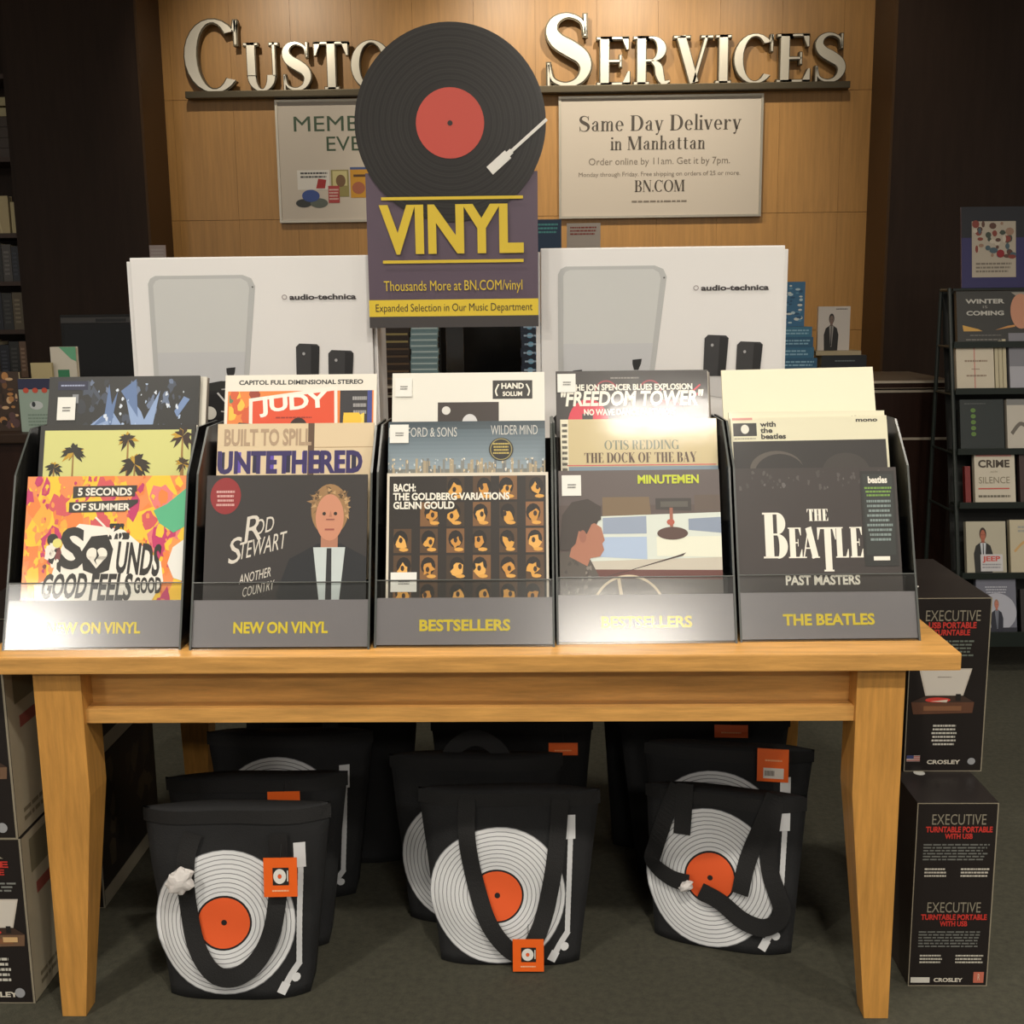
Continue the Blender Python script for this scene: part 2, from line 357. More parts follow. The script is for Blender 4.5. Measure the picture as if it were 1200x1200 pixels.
def man(a, cx, y0, h, suit=(28, 28, 32), skin=(190, 130, 100), hair=(90, 70, 50), shirt=(200, 205, 210), tie=(40, 40, 45), l=2):
    w = h*.5
    a.poly([(cx-w*.5, y0), (cx+w*.5, y0), (cx+w*.55, y0+h*.42), (cx+w*.42, y0+h*.6), (cx+w*.12, y0+h*.68), (cx-w*.12, y0+h*.68), (cx-w*.42, y0+h*.6), (cx-w*.55, y0+h*.42)], suit, l)
    a.poly([(cx-w*.03, y0+h*.1), (cx+w*.06, y0+h*.1), (cx+w*.17, y0+h*.66), (cx-w*.17, y0+h*.66)], shirt, l+1)
    a.poly([(cx-w*.04, y0+h*.12), (cx+w*.04, y0+h*.12), (cx+w*.025, y0+h*.655), (cx-w*.025, y0+h*.655)], tie, l+2)
    a.rect(cx-w*.09, y0+h*.6, cx+w*.09, y0+h*.74, tuple(v*.88 for v in skin), l+.5)
    a.ell(cx, y0+h*.86, w*.2, h*.14, hair, l+1); a.ell(cx, y0+h*.82, w*.15, h*.125, skin, l+2)
    a.ell(cx-w*.06, y0+h*.84, w*.02, h*.01, (50, 40, 35), l+3, 8); a.ell(cx+w*.06, y0+h*.84, w*.02, h*.01, (50, 40, 35), l+3, 8)
    a.rect(cx-w*.05, y0+h*.75, cx+w*.05, y0+h*.76, (150, 80, 70), l+3)
# ================================================================== THE SETTING
tag(bx('floor', -6, -8, -.05, 3.6, 4.6, 0, CARPET), kind='structure', label='dark olive grey shop carpet')
tag(bx('ceiling', -6, -8, CEIL, 3.6, 4.6, CEIL+.1, CEILM), kind='structure')
wall = bx('wall_back', -2.0, 4.13, 0, 1.8, 4.25, CEIL, GAP); tag(wall, 'oak panelled back wall', kind='structure')
xs = [-1.915]+[-1.86+.31*i for i in range(12)]+[1.712]
zs = [0, .045, .645, 1.245, 1.845, 2.445, 3.045, CEIL]
for i in range(len(xs)-1):
    for j in range(len(zs)-1):
        b = MB(); b.box(xs[i]+.0005, 4.11, zs[j]+.001, xs[i+1]-.0005, 4.135, zs[j+1]-.001, PANEL); b.build('panel', wall)
tag(bx('wall_left', -2.552, 3.76, 0, -1.915, 4.25, CEIL, DARK), kind='structure', label='dark wood pier left of the oak wall')
tag(bx('wall_right', 1.712, 3.76, 0, 3.6, 4.25, CEIL, DARK), kind='structure', label='dark wood wall right of the oak wall')
tag(bx('trim_1', 1.700, 3.755, 0, 1.712, 4.11, CEIL, mat('jamb', (78, 56, 34), .45)), kind='structure')
tag(bx('trim_2', -1.915, 3.755, 0, -1.903, 4.11, CEIL, mat('jamb', (78, 56, 34), .45)), kind='structure')
tag(bx('wall_far_left', -4.2, 4.15, 0, -2.552, 4.25, CEIL, DARK), kind='structure')
DW = ['left of and just behind the camera', 'above and just behind the camera', 'right of and just behind the camera', 'well behind the camera to the left', 'well behind the camera to the right', 'above the left half of the table', 'above the right end of the table']
for (x, y), wh in zip(DOWN, DW):
    t = thing('recessed_downlight', 'round recessed ceiling downlight %s, out of the frame' % wh, 'light', (x, y, CEIL), group='recessed downlights in the ceiling')
    b = MB(); n = 28
    b.disc((0, 0), .11, -.012, 0, CEILM, n); b.build('trim_ring', t)
    b = MB(); b.disc((0, 0), .075, -.016, -.0125, LAMP, n); b.build('lens', t)
for x, y, w_, h_ in PANELS:
    t = thing('ceiling_panel_light', 'rectangular ceiling panel light %s the camera, out of the frame' % ('behind' if x > 0 else 'far left behind') if y < -5 else 'rectangular ceiling panel light close behind the camera, out of the frame', 'light', (x, y, CEIL))
    bx('trim_frame', -w_/2-.03, -h_/2-.03, -.010, w_/2+.03, h_/2+.03, 0, CEILM, t); bx('diffuser', -w_/2, -h_/2, -.014, w_/2, h_/2, -.0105, LAMP, t)
for x, wh in ((-1.45, 'leftmost'), (-.2, 'second from left'), (.55, 'third from left'), (1.2, 'rightmost')):
    t = thing('spotlight', 'small black ceiling spotlight before the oak wall, %s, out of the frame' % wh, 'light', (x, 2.66, CEIL), group='ceiling spotlights before the oak wall')
    b = MB(); b.tube([(0, 0, 0), (0, 0, -.08)], .012, BLACKM); b.build('stem', t)
    b = MB(); b.tube([(0, -.07, -.05), (0, .03, -.095)], .035, BLACKM, 14); b.build('lamp_head', t)
# ================================================================== CUSTOMER SERVICES lettering
sg = thing('wall_lettering', 'large raised metal serif letters reading customer services on a bronze rail', 'sign', (0, 4.11, 2.476))
b = MB(); b.box(-1.77, -.085, -.035, 1.57, -.02, -.002, BRONZE); b.build('rail', sg, .003)
for x in (-1.6, -.8, 0, .8, 1.45):
    b = MB(); b.box(x-.012, -.03, -.03, x+.012, 0, -.008, BRONZE); b.build('rail_bracket', sg)
def letter(ch, x, h, wx):
    pf, a = serif_glyph(ch, 0); pg, _ = serif_glyph(ch, .022); b = MB(); a -= .07
    sx = wx/a
    for q in pg: b.prism([(x+p[0]*sx, p[1]*h) for p in q], -.066, -.03, BRONZE, 'y')
    for q in pf: b.prism([(x+p[0]*sx, p[1]*h) for p in q], -.074, -.062, LFACE, 'y')
    return b.build('letter', sg)
def word(t, x0, x1, big, small):
    adv = [serif_glyph(c, 0)[1] for c in t]; tot = sum((a*(big if i == 0 else small)) for i, a in enumerate(adv)); k = (x1-x0)/tot; x = x0
    for i, c in enumerate(t):
        hh = big if i == 0 else small; letter(c, x, hh, (adv[i]-.07)*hh*k); x += adv[i]*hh*k
word('CUSTOMER', -1.765, -.1, .335, .225)
word('SERVICES', .05, 1.565, .335, .225)
# ================================================================== wall signs
def board(name, label, x0, x1, z0, z1, art):
    t = thing(name, label, 'sign', ((x0+x1)/2, 4.108, z0)); W = x1-x0; Hh = z1-z0
    fr = MB(); e = .012
    for q in [(-W/2, 0, -W/2+e, Hh), (W/2-e, 0, W/2, Hh), (-W/2+e, 0, W/2-e, e), (-W/2+e, Hh-e, W/2-e, Hh)]: fr.box(q[0], -.03, q[1], q[2], 0, q[3], STEEL)
    fr.build('frame', t); bx('board', -W/2+e, -.024, e, W/2-e, -.004, Hh-e, mat('sign_board', (206, 196, 182), .5), t)
    art.build('board_print', t, lambda u, v, o: (u*W-W/2, -.0245-o, v*Hh)); return t
G1 = (74, 66, 58); G2 = (128, 118, 106)
a = Art()
a.serif('Same Day Delivery', .50, .715, .125, G1, w=.80, al='C'); a.serif('in Manhattan', .49, .56, .11, G1, w=.47, al='C')
a.text('Order online by 11am. Get it by 7pm.', .495, .44, .055, G2, w=.70, al='C')
a.text('Monday through Friday. Free shipping on orders of $25 or more.'.replace('$', ''), .495, .345, .035, G2, w=.80, al='C')
a.serif('BN.COM', .5, .215, .095, G1, w=.25, al='C'); a.lines(.36, .12, .64, .15, 1, G2, seed=3)
board('delivery_sign', 'framed white sign on the oak wall about same day delivery', .117, 1.152, 1.828, 2.43, a)
a = Art(); GR = (58, 82, 58)
a.text('MEMBER', .10, .745, .12, GR, w=.60); a.text('EVENT', .30, .585, .115, GR, w=.42)
a.rect(.12, .27, .32, .43, (226, 222, 214), 1); a.lines(.14, .36, .31, .42, 2, (80, 80, 80), 2)
a.ell(.20, .22, .055, .05, (60, 84, 150), 3); a.ell(.155, .16, .05, .035, (58, 62, 62), 2); a.ell(.25, .16, .055, .04, (96, 104, 96), 2)
a.poly([(.235, .28), (.29, .28), (.30, .35), (.25, .36)], (168, 44, 44), 3)
a.rect(.33, .21, .44, .43, (150, 140, 84), 2); a.rect(.34, .3, .43, .42, (206, 196, 140), 3); a.ell(.39, .34, .03, .05, (120, 90, 60), 4)
a.rect(.31, .16, .38, .30, (176, 66, 66), 4); a.lines(.315, .18, .375, .28, 4, (226, 190, 180), 5)
a.rect(.45, .2, .58, .43, (206, 150, 44), 3); a.ell(.5, .28, .04, .05, (170, 100, 70), 4); a.rect(.47, .37, .56, .39, (90, 60, 30), 4); a.rect(.45, .43, .6, .45, (70, 90, 140), 3)
a.rect(.64, .2, .76, .42, (70, 110, 140), 3); a.rect(.79, .2, .9, .40, (160, 70, 60), 3)
board('event_sign', 'framed white sign on the oak wall with green words and small product pictures', -1.33, -.50, 1.826, 2.435, a)
# ================================================================== counters behind
ct = thing('service_counter', 'long dark wood service counter with steel inlay strips before the oak wall', 'counter', (0, 2.8, 0))
bx('counter_body', -1.7, .02, 0, 1.735, .60, 1.035, MAHO, ct)
bx('worktop', -1.73, 0, 1.035, 1.752, .66, 1.066, TAUPE, ct, .004, fm={'front': MAHO, 'right': MAHO})
for z in (1.058, 1.018, .818): bx('inlay_and_highlight_strip', -1.70, -.003 if z > 1.04 else .016, z, 1.735, .021 if z < 1.04 else .004, z+.010, mat('inlay_and_highlight', (188, 176, 158), .4, metal=.2), ct)  # top strip paints the highlight on the worktop edge; lower ones are steel inlays
lc = thing('side_counter', 'low dark wood counter at the far left behind the table', 'counter', (-2.6, 1.55, 0))
bx('counter_body', -1.2, .02, 0, 1.07, .62, .985, MAHO, lc); bx('worktop', -1.2, 0, .985, 1.10, .64, 1.015, DARK, lc, .004)
# books
def book(label, x, y, z, w, d, h, cover, rot=0, group=None, name='book', art=None, standing=False, kids=True):
    """lying (w x d footprint, h thick) or standing face-out (w wide, h tall, d thick)"""
    t = thing(name, label, 'book', (x, y, z), (0, 0, rot), group); M = mat('cover_%02x%02x%02x' % tuple(cover), cover, .4, coat=.2)
    b = MB(); e = .003
    if standing:
        b.box(-w/2, -d/2, 0, w/2, -d/2+e, h, M); b.box(-w/2, d/2-e, 0, w/2, d/2, h, M); b.box(-w/2, -d/2+e, 0, -w/2+e, d/2-e, h, M); b.build('cover', t)
        bx('page_block', -w/2+e, -d/2+e, .002, w/2-.003, d/2-e, h-.003, PAPER, t)
        if art: art.build('cover_print', t, flatmap(w, h, 0, 0, -d/2))
    else:
        b.box(-w/2, -d/2, 0, w/2, d/2, e, M); b.box(-w/2, -d/2, h-e, w/2, d/2, h, M); b.box(-w/2, -d/2, e, w/2, -d/2+e, h-e, M); b.build('cover', t)
        bx('page_block', -w/2+.003, -d/2+e, e, w/2-.003, d/2-.003, h-e, PAPER, t)
        if art: art.build('spine_print', t, flatmap(w, h, 0, 0, -d/2))
    return t
CT = 1.066
z = CT   # dark and gold stack
ords = ['bottom', 'second from the bottom', 'third from the bottom', 'fourth from the bottom', 'fifth from the bottom', 'sixth from the bottom', 'seventh from the bottom', 'eighth from the bottom', 'ninth from the bottom', 'tenth from the bottom']
for i in range(8):
    a = Art(); a.rect(.04, .62, .96, .9, (150, 134, 84) if i > 4 else (96, 74, 50), 1)
    book('dark brown book, %s of the gold-striped stack on the counter' % ('top' if i == 7 else ords[i]), -.617+random.uniform(-.003, .003), 3.0, z, .14, .14, .031, (44, 32, 24), art=a, group='dark and gold books in a stack'); z += .0315
z = CT
for i in range(10):
    a = Art(); a.rect(.03, .35, .97, .6, (196, 214, 214), 1)
    book('pale blue book, %s of the stack beside the monitor' % ('top' if i == 9 else ords[i]), -.485+random.uniform(-.003, .003), 3.0, z, .118, .13, .0245, (122, 150, 156), art=a, group='pale blue books in a stack'); z += .025
z = CT
for i in range(7):
    a = Art(); a.ell(.3, .5, .1, .3, (120, 176, 206)); a.ell(.6, .4, .12, .25, (90, 140, 180)); a.lines(.1, .3, .9, .7, 1, (170, 190, 210), 2, i)
    book('navy book, %s of the stack right of the monitor' % ('top' if i == 6 else ords[i]), -.005+random.uniform(-.003, .003), 3.0, z, .13, .13, .036, (32, 44, 62), art=a, group='navy books in a stack'); z += .0365
# monitor on counter
def monitor(label, x, y, z, w, h, rot=0, foot=.1):
    t = thing('monitor', label, 'monitor', (x, y, z), (0, 0, rot))
    bx('base', -.1, -.07, 0, .1, .08, .012, BLACK, t, .003); bx('neck', -.022, .01, .012, .022, .035, foot+.1, BLACK, t, .003)
    bx('housing', -w/2, -.02, foot, w/2, .012, foot+h, BLACKM, t, .004)
    bx('bezel', -w/2+.004, -.023, foot+h-.035, w/2-.004, -.0195, foot+h-.012, mat('bezel_grey', (70, 68, 66), .35), t)
    bx('screen', -w/2+.015, -.0225, foot+.02, w/2-.015, -.0195, foot+h-.04, mat('screen_glass', (10, 11, 12), .12), t)
    bx('handle_slot', -w*.2, -.0245, foot+h-.031, w*.05, -.0228, foot+h-.017, BLACK, t); return t
monitor('black register monitor standing between the book stacks under the hanging record sign', -.245, 3.02, CT, .375, .285, 0, .02)
monitor('large black monitor at the left behind the white box', -1.79, 2.95, CT, .52, .29, 0, .02)
# blue stack right
zz = CT; bl = [(.30, (52, 60, 108)), (.21, (44, 96, 130)), (.21, (52, 110, 144)), (.185, (44, 96, 130)), (.185, (60, 120, 150))]
hs = [.05, .045, .045, .042, .042]
for i, ((ww, c), hh) in enumerate(zip(bl, hs)):
    a = Art(); 
    if i: a.lines(.05, .2, .95, .8, 2, (140, 184, 206), 1, i); 
    else: a.rect(.02, .75, .98, .95, (170, 176, 196))
    book(['wide indigo boxed book at the foot of the blue stack', 'blue patterned book, second from the bottom of the right-hand stack', 'blue patterned book, third from the bottom of the right-hand stack', 'blue patterned book, fourth from the bottom of the right-hand stack', 'blue patterned book at the top of the lying right-hand stack'][i], [1.10, 1.075, 1.06, 1.068, 1.062][i], 2.96, zz, ww, .16, hh, c, art=a); zz += hh+.0005
a = Art(); rnd = random.Random(5)
for i in range(60): a.ell(rnd.uniform(.08, .92), rnd.uniform(.05, .95), rnd.uniform(.03, .09), rnd.uniform(.015, .035), rnd.choice([(190, 214, 222), (96, 150, 180), (40, 84, 120), (220, 226, 220)]), 1+i % 3, 8)
book('blue and white dotted book standing on top of the blue stack', 1.055, 2.95, zz, .155, .03, 1.479-zz, (56, 112, 150), art=a, standing=True)
zz = CT
for i, (c, hh, dx) in enumerate([((24, 28, 34), .052, 0), ((22, 26, 32), .052, .004), ((176, 160, 128), .018, -.02)]):
    a = Art()
    if i < 2: a.lines(.3, .45, .75, .65, 1, (110, 120, 124), 1, i); a.poly([(.82, 0), (.98, 0), (.9, .9)], (206, 160, 40)) if i == 0 else None
    book(['black book with a yellow wedge on its spine under the cream book', 'black book lying second in the short stack by the right pier', 'thin cream book lying under the white standing book'][i], 1.295+dx, 2.98, zz, .19, .15, hh, c, art=a); zz += hh+.0005
a = Art(); a.rect(0, 0, 1, 1, (206, 198, 190), 1); man(a, .42, .0, .84, (36, 34, 34), (120, 100, 90), (50, 44, 40), (150, 145, 140), l=2); a.lines(.55, .92, .92, .96, 1, (90, 84, 80), 2)
book('white book with a dark-suited figure, standing on the cream book', 1.262, 2.96, zz, .135, .022, .185, (206, 198, 190), art=a, standing=True)
# card stands behind boxes
def cardstand(label, x, y, ztop, w, h, c, c2):
    t = thing('card_stand', label, 'card holder', (x, y, CT)); bx('base', -.05, -.04, 0, .05, .04, .008, BLACK, t, .002)
    b = MB(); b.tube([(0, 0, .008), (0, 0, ztop-h)], .005, BLACK); b.build('post', t)
    bx('card', -w/2, -.003, ztop-h, w/2, .003, ztop, mat('card_%02x%02x%02x' % c, c, .5), t)
    a = Art(); a.lines(.1, .55, .9, .9, 3, c2, 1, 4); a.build('card_print', t, flatmap(w, h, 0, ztop-h, -.003))
cardstand('blue card showing over the right white box, beside the record sign', .045, 3.2, .70, .13, .14, (38, 66, 96), (90, 170, 170))
cardstand('white and red card showing just over the top of the right white box', .21, 3.25, .685, .15, .12, (190, 180, 170), (150, 70, 60))
cardstand('small grey-white card showing over the left white box beside the dark pier', -1.63, 3.0, .60, .07, .12, (176, 160, 156), (190, 180, 176))
# left counter items
LT = 1.015
a = Art(); a.rect(0, 0, 1, 1, (196, 190, 176)); a.rect(.25, .5, .7, .72, (50, 120, 84), 2); a.poly([(.35, 1), (1, 1), (1, .82), (.8, .85)], (96, 160, 124), 2); a.lines(.2, .25, .8, .35, 1, (150, 146, 136), 2)
book('white booklet with a green square, standing above the striped booklet', -1.56, 1.75, LT, .085, .02, .265, (196, 190, 176), art=a, standing=True, name='booklet')
a = Art(); a.rect(0, 0, 1, 1, (170, 156, 116))
book('plain tan booklet standing left of the green-square booklet', -1.625, 1.72, LT, .07, .012, .215, (170, 156, 116), art=a, standing=True, name='booklet')
a = Art(); a.rect(0, 0, 1, 1, (146, 164, 152)); a.rect(0, .8, 1, 1, (44, 48, 76), 2)
for i in range(3): a.ell(.2+.25*i, .78, .08, .05, (196, 80, 60), 3, 12)
a.ell(.45, .5, .18, .08, (190, 196, 196), 2); a.ell(.38, .52, .05, .05, (50, 56, 60), 3); a.lines(.2, .1, .9, .35, 4, (116, 136, 124), 2)
book('pale green booklet with a navy and red band, standing at the counter front', -1.60, 1.62, LT, .12, .02, .17, (186, 180, 150), art=a, standing=True, name='booklet')
a = Art(); a.rect(0, 0, 1, 1, (58, 42, 30)); rnd = random.Random(9)
for i in range(60): a.ell(rnd.uniform(.05, .95), rnd.uniform(.05, .95), rnd.uniform(.02, .07), rnd.uniform(.02, .08), rnd.choice([(170, 120, 70), (110, 74, 44), (196, 160, 120), (40, 28, 20), (84, 60, 60)]), 1+i % 3, 9)
book('brown and gold picture book standing at the far left of the low counter', -1.77, 1.66, LT, .19, .02, .19, (58, 42, 30), art=a, standing=True, name='book')
# ================================================================== far-left bookshelf
sh = thing('bookshelf', 'tall dark wood bookshelf at the left edge behind the dark pier', 'bookshelf', (-2.881, 3.80, 0))
bx('side_panel', .29, 0, 0, .325, .3, 3.0, DARK, sh); bx('side_panel', -.60, 0, 0, -.565, .3, 3.0, DARK, sh); bx('back_panel', -.565, .28, 0, .29, .3, 3.0, DARK, sh)
SZ = [.1, .45, .8, 1.06, 1.30, 1.54, 1.775, 2.14, 2.53, 2.86]
SHM = mat('shelf_edge', (66, 46, 34), .45)
for z in SZ: bx('shelf', -.565, .002, z-.022, .29, .28, z, SHM, sh)
pal = [(74, 54, 36), (40, 40, 38), (96, 84, 62), (60, 30, 24), (120, 92, 70), (30, 34, 44), (140, 116, 60), (84, 80, 76)]
cn = ['brown', 'charcoal', 'olive', 'maroon', 'tan', 'navy', 'ochre', 'grey']
nth = ['first', 'second', 'third', 'fourth', 'fifth', 'sixth', 'seventh', 'eighth', 'ninth', 'tenth', 'eleventh']
for z, lv in ((1.06, 'lowest visible shelf'), (1.30, 'second shelf below the cream books'), (1.54, 'shelf just below the cream books')):
    x = -2.600; i = 0
    while x > -2.90:
        ww = random.choice([.035, .05, .045, .06]); ci = random.randrange(8); a = Art(); a.lines(.2, .15, .8, .85, 6, tuple(min(255, v+50) for v in pal[ci]), 1, i)
        book('%s spine, %s from the pier on the %s' % (cn[ci], nth[i], lv), x-ww/2, 3.88, z, ww, .12, random.uniform(.16, .195), pal[ci], standing=True, art=a); x -= ww+.002; i += 1
a = Art(); a.rect(0, 0, 1, 1, (214, 196, 150)); a.stroke([(.7, 1), (.66, .5), (.75, 0)], .05, (236, 220, 176), 2)
book('cream boxed book facing out, widest on the bookshelf', -2.725, 3.88, 1.775, .16, .05, .185, (214, 196, 150), art=a, standing=True)
book('thin cream book beside the wide cream boxed book', -2.617, 3.88, 1.775, .035, .05, .155, (206, 190, 140), standing=True)
for i in range(6):
    cc = (64, 48, 36) if i < 4 else (196, 184, 140)
    book('%s book, %s of the pile on the shelf above the cream books' % ('brown' if i < 4 else 'cream', ['lowest', 'second', 'third', 'fourth', 'fifth', 'topmost'][i]), -2.705, 3.92, 2.14+i*.05, .19, .14, .04 if i > 3 else .048, cc)
book('pale yellow book lying on the top shelf, lower of two', -2.725, 3.92, 2.86, .19, .14, .035, (200, 186, 110)); book('cream book lying on the top shelf, upper of two', -2.725, 3.92, 2.896, .19, .14, .035, (206, 196, 150))
# ================================================================== THE TABLE
tb = thing('display_table', 'light oak display table with tapered square legs', 'table', (0, 0, 0))
TX0, TX1, TT = -1.056, .777, .762
bx('table_top', TX0, 0, .729, TX1, .98, TT, OAKX, tb, .003)
def leg(x0, x1, sx, y0, sy):
    y1 = y0+.088
    def q(z, xa, xb, ya, yb): return [(xa, ya, z), (xb, ya, z), (xb, yb, z), (xa, yb, z)]
    xa, xb = (x0, x0+.048) if sx > 0 else (x1-.048, x1); ya, yb = (y0, y0+.048) if sy > 0 else (y1-.048, y1)
    b = MB(); b.hexa(q(.47, x0, x1, y0, y1), q(.729, x0, x1, y0, y1), OAKZ); b.hexa(q(0, xa, xb, ya, yb), q(.47, x0, x1, y0, y1), OAKZ); b.build('leg', tb, .0015)
leg(-.968, -.876, 1, .03, 1); leg(.596, .686, -1, .03, 1); leg(-.968, -.876, 1, .86, -1); leg(.596, .686, -1, .86, -1)
bx('apron', -.876, .080, .617, .596, .102, .729, OAKX, tb, .0015); bx('apron', -.876, .915, .617, .596, .937, .729, OAKX, tb, .0015)
bx('apron', -.955, .118, .617, -.933, .86, .729, OAKX, tb, .0015); bx('apron', .651, .118, .617, .673, .86, .729, OAKX, tb, .0015)
bx('apron_moulding', -.876, .042, .617, .596, .0798, .646, OAKX, tb, .001)
# ================================================================== RECORD RACKS
TILT = math.radians(19.3)
CARDM = mat('card_grey', (134, 130, 134), .32, coat=.4, crough=.2)
def rack(x, y, ang, text, label):
    t = thing('record_rack', label, 'display rack', (x, y, TT), (0, 0, ang)); W = .345
    prof = [(0, 0), (.045, .122), (.118, .322), (.205, .405), (.345, .405), (.345, 0)]
    for xx in (0, W-.004):
        b = MB(); b.prism(prof, xx, xx+.004, BLACK, 'x', EDGE); b.build('side_panel', t)
    bx('base_tray', .004, .012, .003, W-.004, .341, .009, BLACKM, t)
    for k in range(2): bx('step', .004, .092+.09*k, .009, W-.004, .095+.09*k, .105+.092*k, BLACKM, t); 
    for k in range(2): bx('step_tread', .004, .095+.09*k, .102+.092*k, W-.004, .182+.09*k+.06*k, .105+.092*k, BLACKM, t)
    bx('back_panel', .004, .338, .009, W-.004, .341, .36, BLACKM, t)
    b = MB(); b.hexa([(.004, .0065, .004), (W-.004, .0065, .004), (W-.004, .0085, .004), (.004, .0085, .004)], [(.004, .0375, .088), (W-.004, .0375, .088), (W-.004, .0395, .088), (.004, .0395, .088)], CARDM); c = b.build('card_header', t)
    a = Art('wrap'); a.text(text, .5, .30, .225, (238, 214, 44), w=.54 if len(text) > 11 else .52, bold=1, al='C')
    a.build('header_text', c, lambda u, v, o: (.004+u*(W-.008), .0062+v*.031-o*.94, .004+v*.084+o*.34))
    b = MB(); b.hexa([(.001, .0005, .001), (W-.001, .0005, .001), (W-.001, .0028, .001), (.001, .0028, .001)], [(.001, .0443, .120), (W-.001, .0443, .120), (W-.001, .0466, .120), (.001, .0466, .120)], ACRY); b.build('clear_front_lip', t)
    b = MB(); b.tube([(.001, .0455, .121), (W-.001, .0455, .121)], .0014, EDGE, 6); b.build('lip_edge', t)
    return t
RK = [(-1.030, .046, 0.0, 'NEW ON VINYL', 'clear-lipped black record rack at the left table corner, holding the orange and yellow cover'),
      (-.668, .042, 0.0, 'NEW ON VINYL', 'second record rack from the left, holding the cover with the signature'),
      (-.316, .052, 0.0, 'BESTSELLERS', 'middle record rack, holding the cover with the grid of amber pictures'),
      (.033, .066, .015, 'BESTSELLERS', 'fourth record rack from the left, holding the cover of a man driving'),
      (.384, .076, .018, 'THE BEATLES', 'rightmost record rack, holding the black cover with large white serif words')]
for r in RK: rack(*r)
# ---------------------------------------------------------------- sleeves
S = .315
def sleeve(rk, tier, art, label, dx=0, dy=0, edge=(200, 196, 184), sticker=None, kind='wrap', dz=0, rot=0, face=None):
    x, y, ang = RK[rk][0], RK[rk][1], RK[rk][2]
    lx, ly, lz = .1725+dx, [.017, .100, .188][tier]+dy, [.018, .1105, .2025][tier]+dz
    c, s_ = math.cos(ang), math.sin(ang)
    t = thing('record_sleeve', label, 'record', (x+lx*c-ly*s_, y+lx*s_+ly*c, TT+lz+.003), (-TILT, rot, ang))
    bx('jacket', -S/2, 0, 0, S/2, .005, S, mat('sleeve_edge_%d_%d_%d' % edge, edge, .55), t, fm={'front': ink(face, kind)} if face else None)
    if art:
        art.kind = kind; art.build('cover_print', t, flatmap(S, S), step=.0002)
    if sticker:
        sx, sz, sw, shh = sticker; q = bx('price_sticker', sx*S-S/2, -.0028, sz*S, (sx+sw)*S-S/2, -.0022, (sz+shh)*S, mat('sticker', (226, 226, 220), .5), t)
        a = Art(); a.lines(.3, .35, .75, .6, 2, (120, 120, 118), 1); a.build('sticker_print', q, lambda u, v, o: ((sx+sw*u)*S-S/2, -.0029-o, (sz+shh*v)*S))
    return t
def hid(rk, tier, n, names, dxs):
    for i in range(n): sleeve(rk, tier, None, names[i], dx=dxs[i], dy=.0095*(i+1), edge=(206, 202, 190) if i % 2 == 0 else (120, 112, 104), dz=-.003-.003*i)
WH = (232, 228, 216)
# --- rack 1
a = Art(); a.rect(0, 0, 1, 1, (232, 140, 80)); rnd = random.Random(11)
def blotch(a, n, cols, x0, y0, x1, y1, r, l, seed):
    rn = random.Random(seed)
    for i in range(n):
        cx, cy = rn.uniform(x0, x1), rn.uniform(y0, y1); R = rn.uniform(*r); k = rn.randint(7, 11); q = []
        for j in range(k):
            aa = 2*math.pi*j/k; rr = R*rn.uniform(.45, 1.15); q.append((min(x1, max(x0, cx+rr*math.cos(aa))), min(y1, max(y0, cy+rr*1.6*math.sin(aa)))))
        a.poly(q, rn.choice(cols), l)
OR, YE, MG, PK = (232, 130, 60), (240, 196, 52), (190, 52, 104), (226, 122, 120)
blotch(a, 70, [YE, OR, PK, (240, 170, 60)], .0, .0, 1, 1, (.05, .12), 2, 1); blotch(a, 70, [MG, YE, (206, 84, 90), OR], .0, .0, 1, 1, (.03, .07), 3, 2); blotch(a, 60, [YE, MG, (240, 150, 80)], 0, 0, 1, 1, (.012, .04), 4, 3)
blotch(a, 170, [YE, MG, (240, 150, 80), (206, 84, 90), (232, 120, 60)], 0, 0, 1, 1, (.006, .018), 4.5, 14)
a.poly([(.80, .78), (.88, .82), (1, .92), (1, .68), (.93, .64), (.84, .70)], (84, 176, 132), 5); a.poly([(1, .60), (.93, .55), (.90, .45), (.94, .36), (1, .34)], (226, 226, 220), 5)
a.poly([(.29, .86), (.69, .90), (.69, .94), (.29, .935)], (62, 60, 56), 6); a.rect(.30, .87, .68, .935, (62, 60, 56), 6); a.text('5 SECONDS', .49, .878, .045, WH, 7, w=.34, al='C', bold=1)
a.poly([(.27, .77), (.62, .775), (.70, .83), (.70, .85), (.27, .835)], (62, 60, 56), 6); a.text('OF SUMMER', .47, .785, .04, WH, 7, w=.36, al='C', bold=1)
a.poly([(.20, .44), (.26, .62), (.34, .70), (.50, .68), (.62, .66), (.74, .56), (.86, .46), (.88, .34), (.80, .20), (.62, .16), (.56, .09), (.30, .10), (.10, .16), (.08, .32), (.18, .36)], (236, 232, 222), 6)
K = (44, 42, 38)
a.text('S', .23, .43, .235, K, 8, w=.15, bold=1); a.poly([(.38, .41), (.36, .52), (.42, .62), (.52, .63), (.56, .54), (.54, .41), (.46, .38)], K, 7); a.ell(.43, .51, .035, .04, WH, 8, 14); a.ell(.49, .51, .035, .04, WH, 8, 14); a.poly([(.398, .495), (.46, .42), (.523, .495)], WH, 8); a.poly([(.455, .55), (.475, .5), (.455, .47), (.465, .44), (.445, .47), (.46, .5)], K, 9)
a.text('UNDS', .575, .40, .18, K, 8, w=.275, bold=1, rot=-.08); a.text('GOOD', .12, .24, .14, K, 8, w=.28, bold=1, rot=.02, shear=.15); a.text('FEELS', .42, .23, .15, K, 8, w=.26, bold=1, shear=.1); a.text('GOOD', .70, .27, .09, K, 8, w=.17, bold=1)
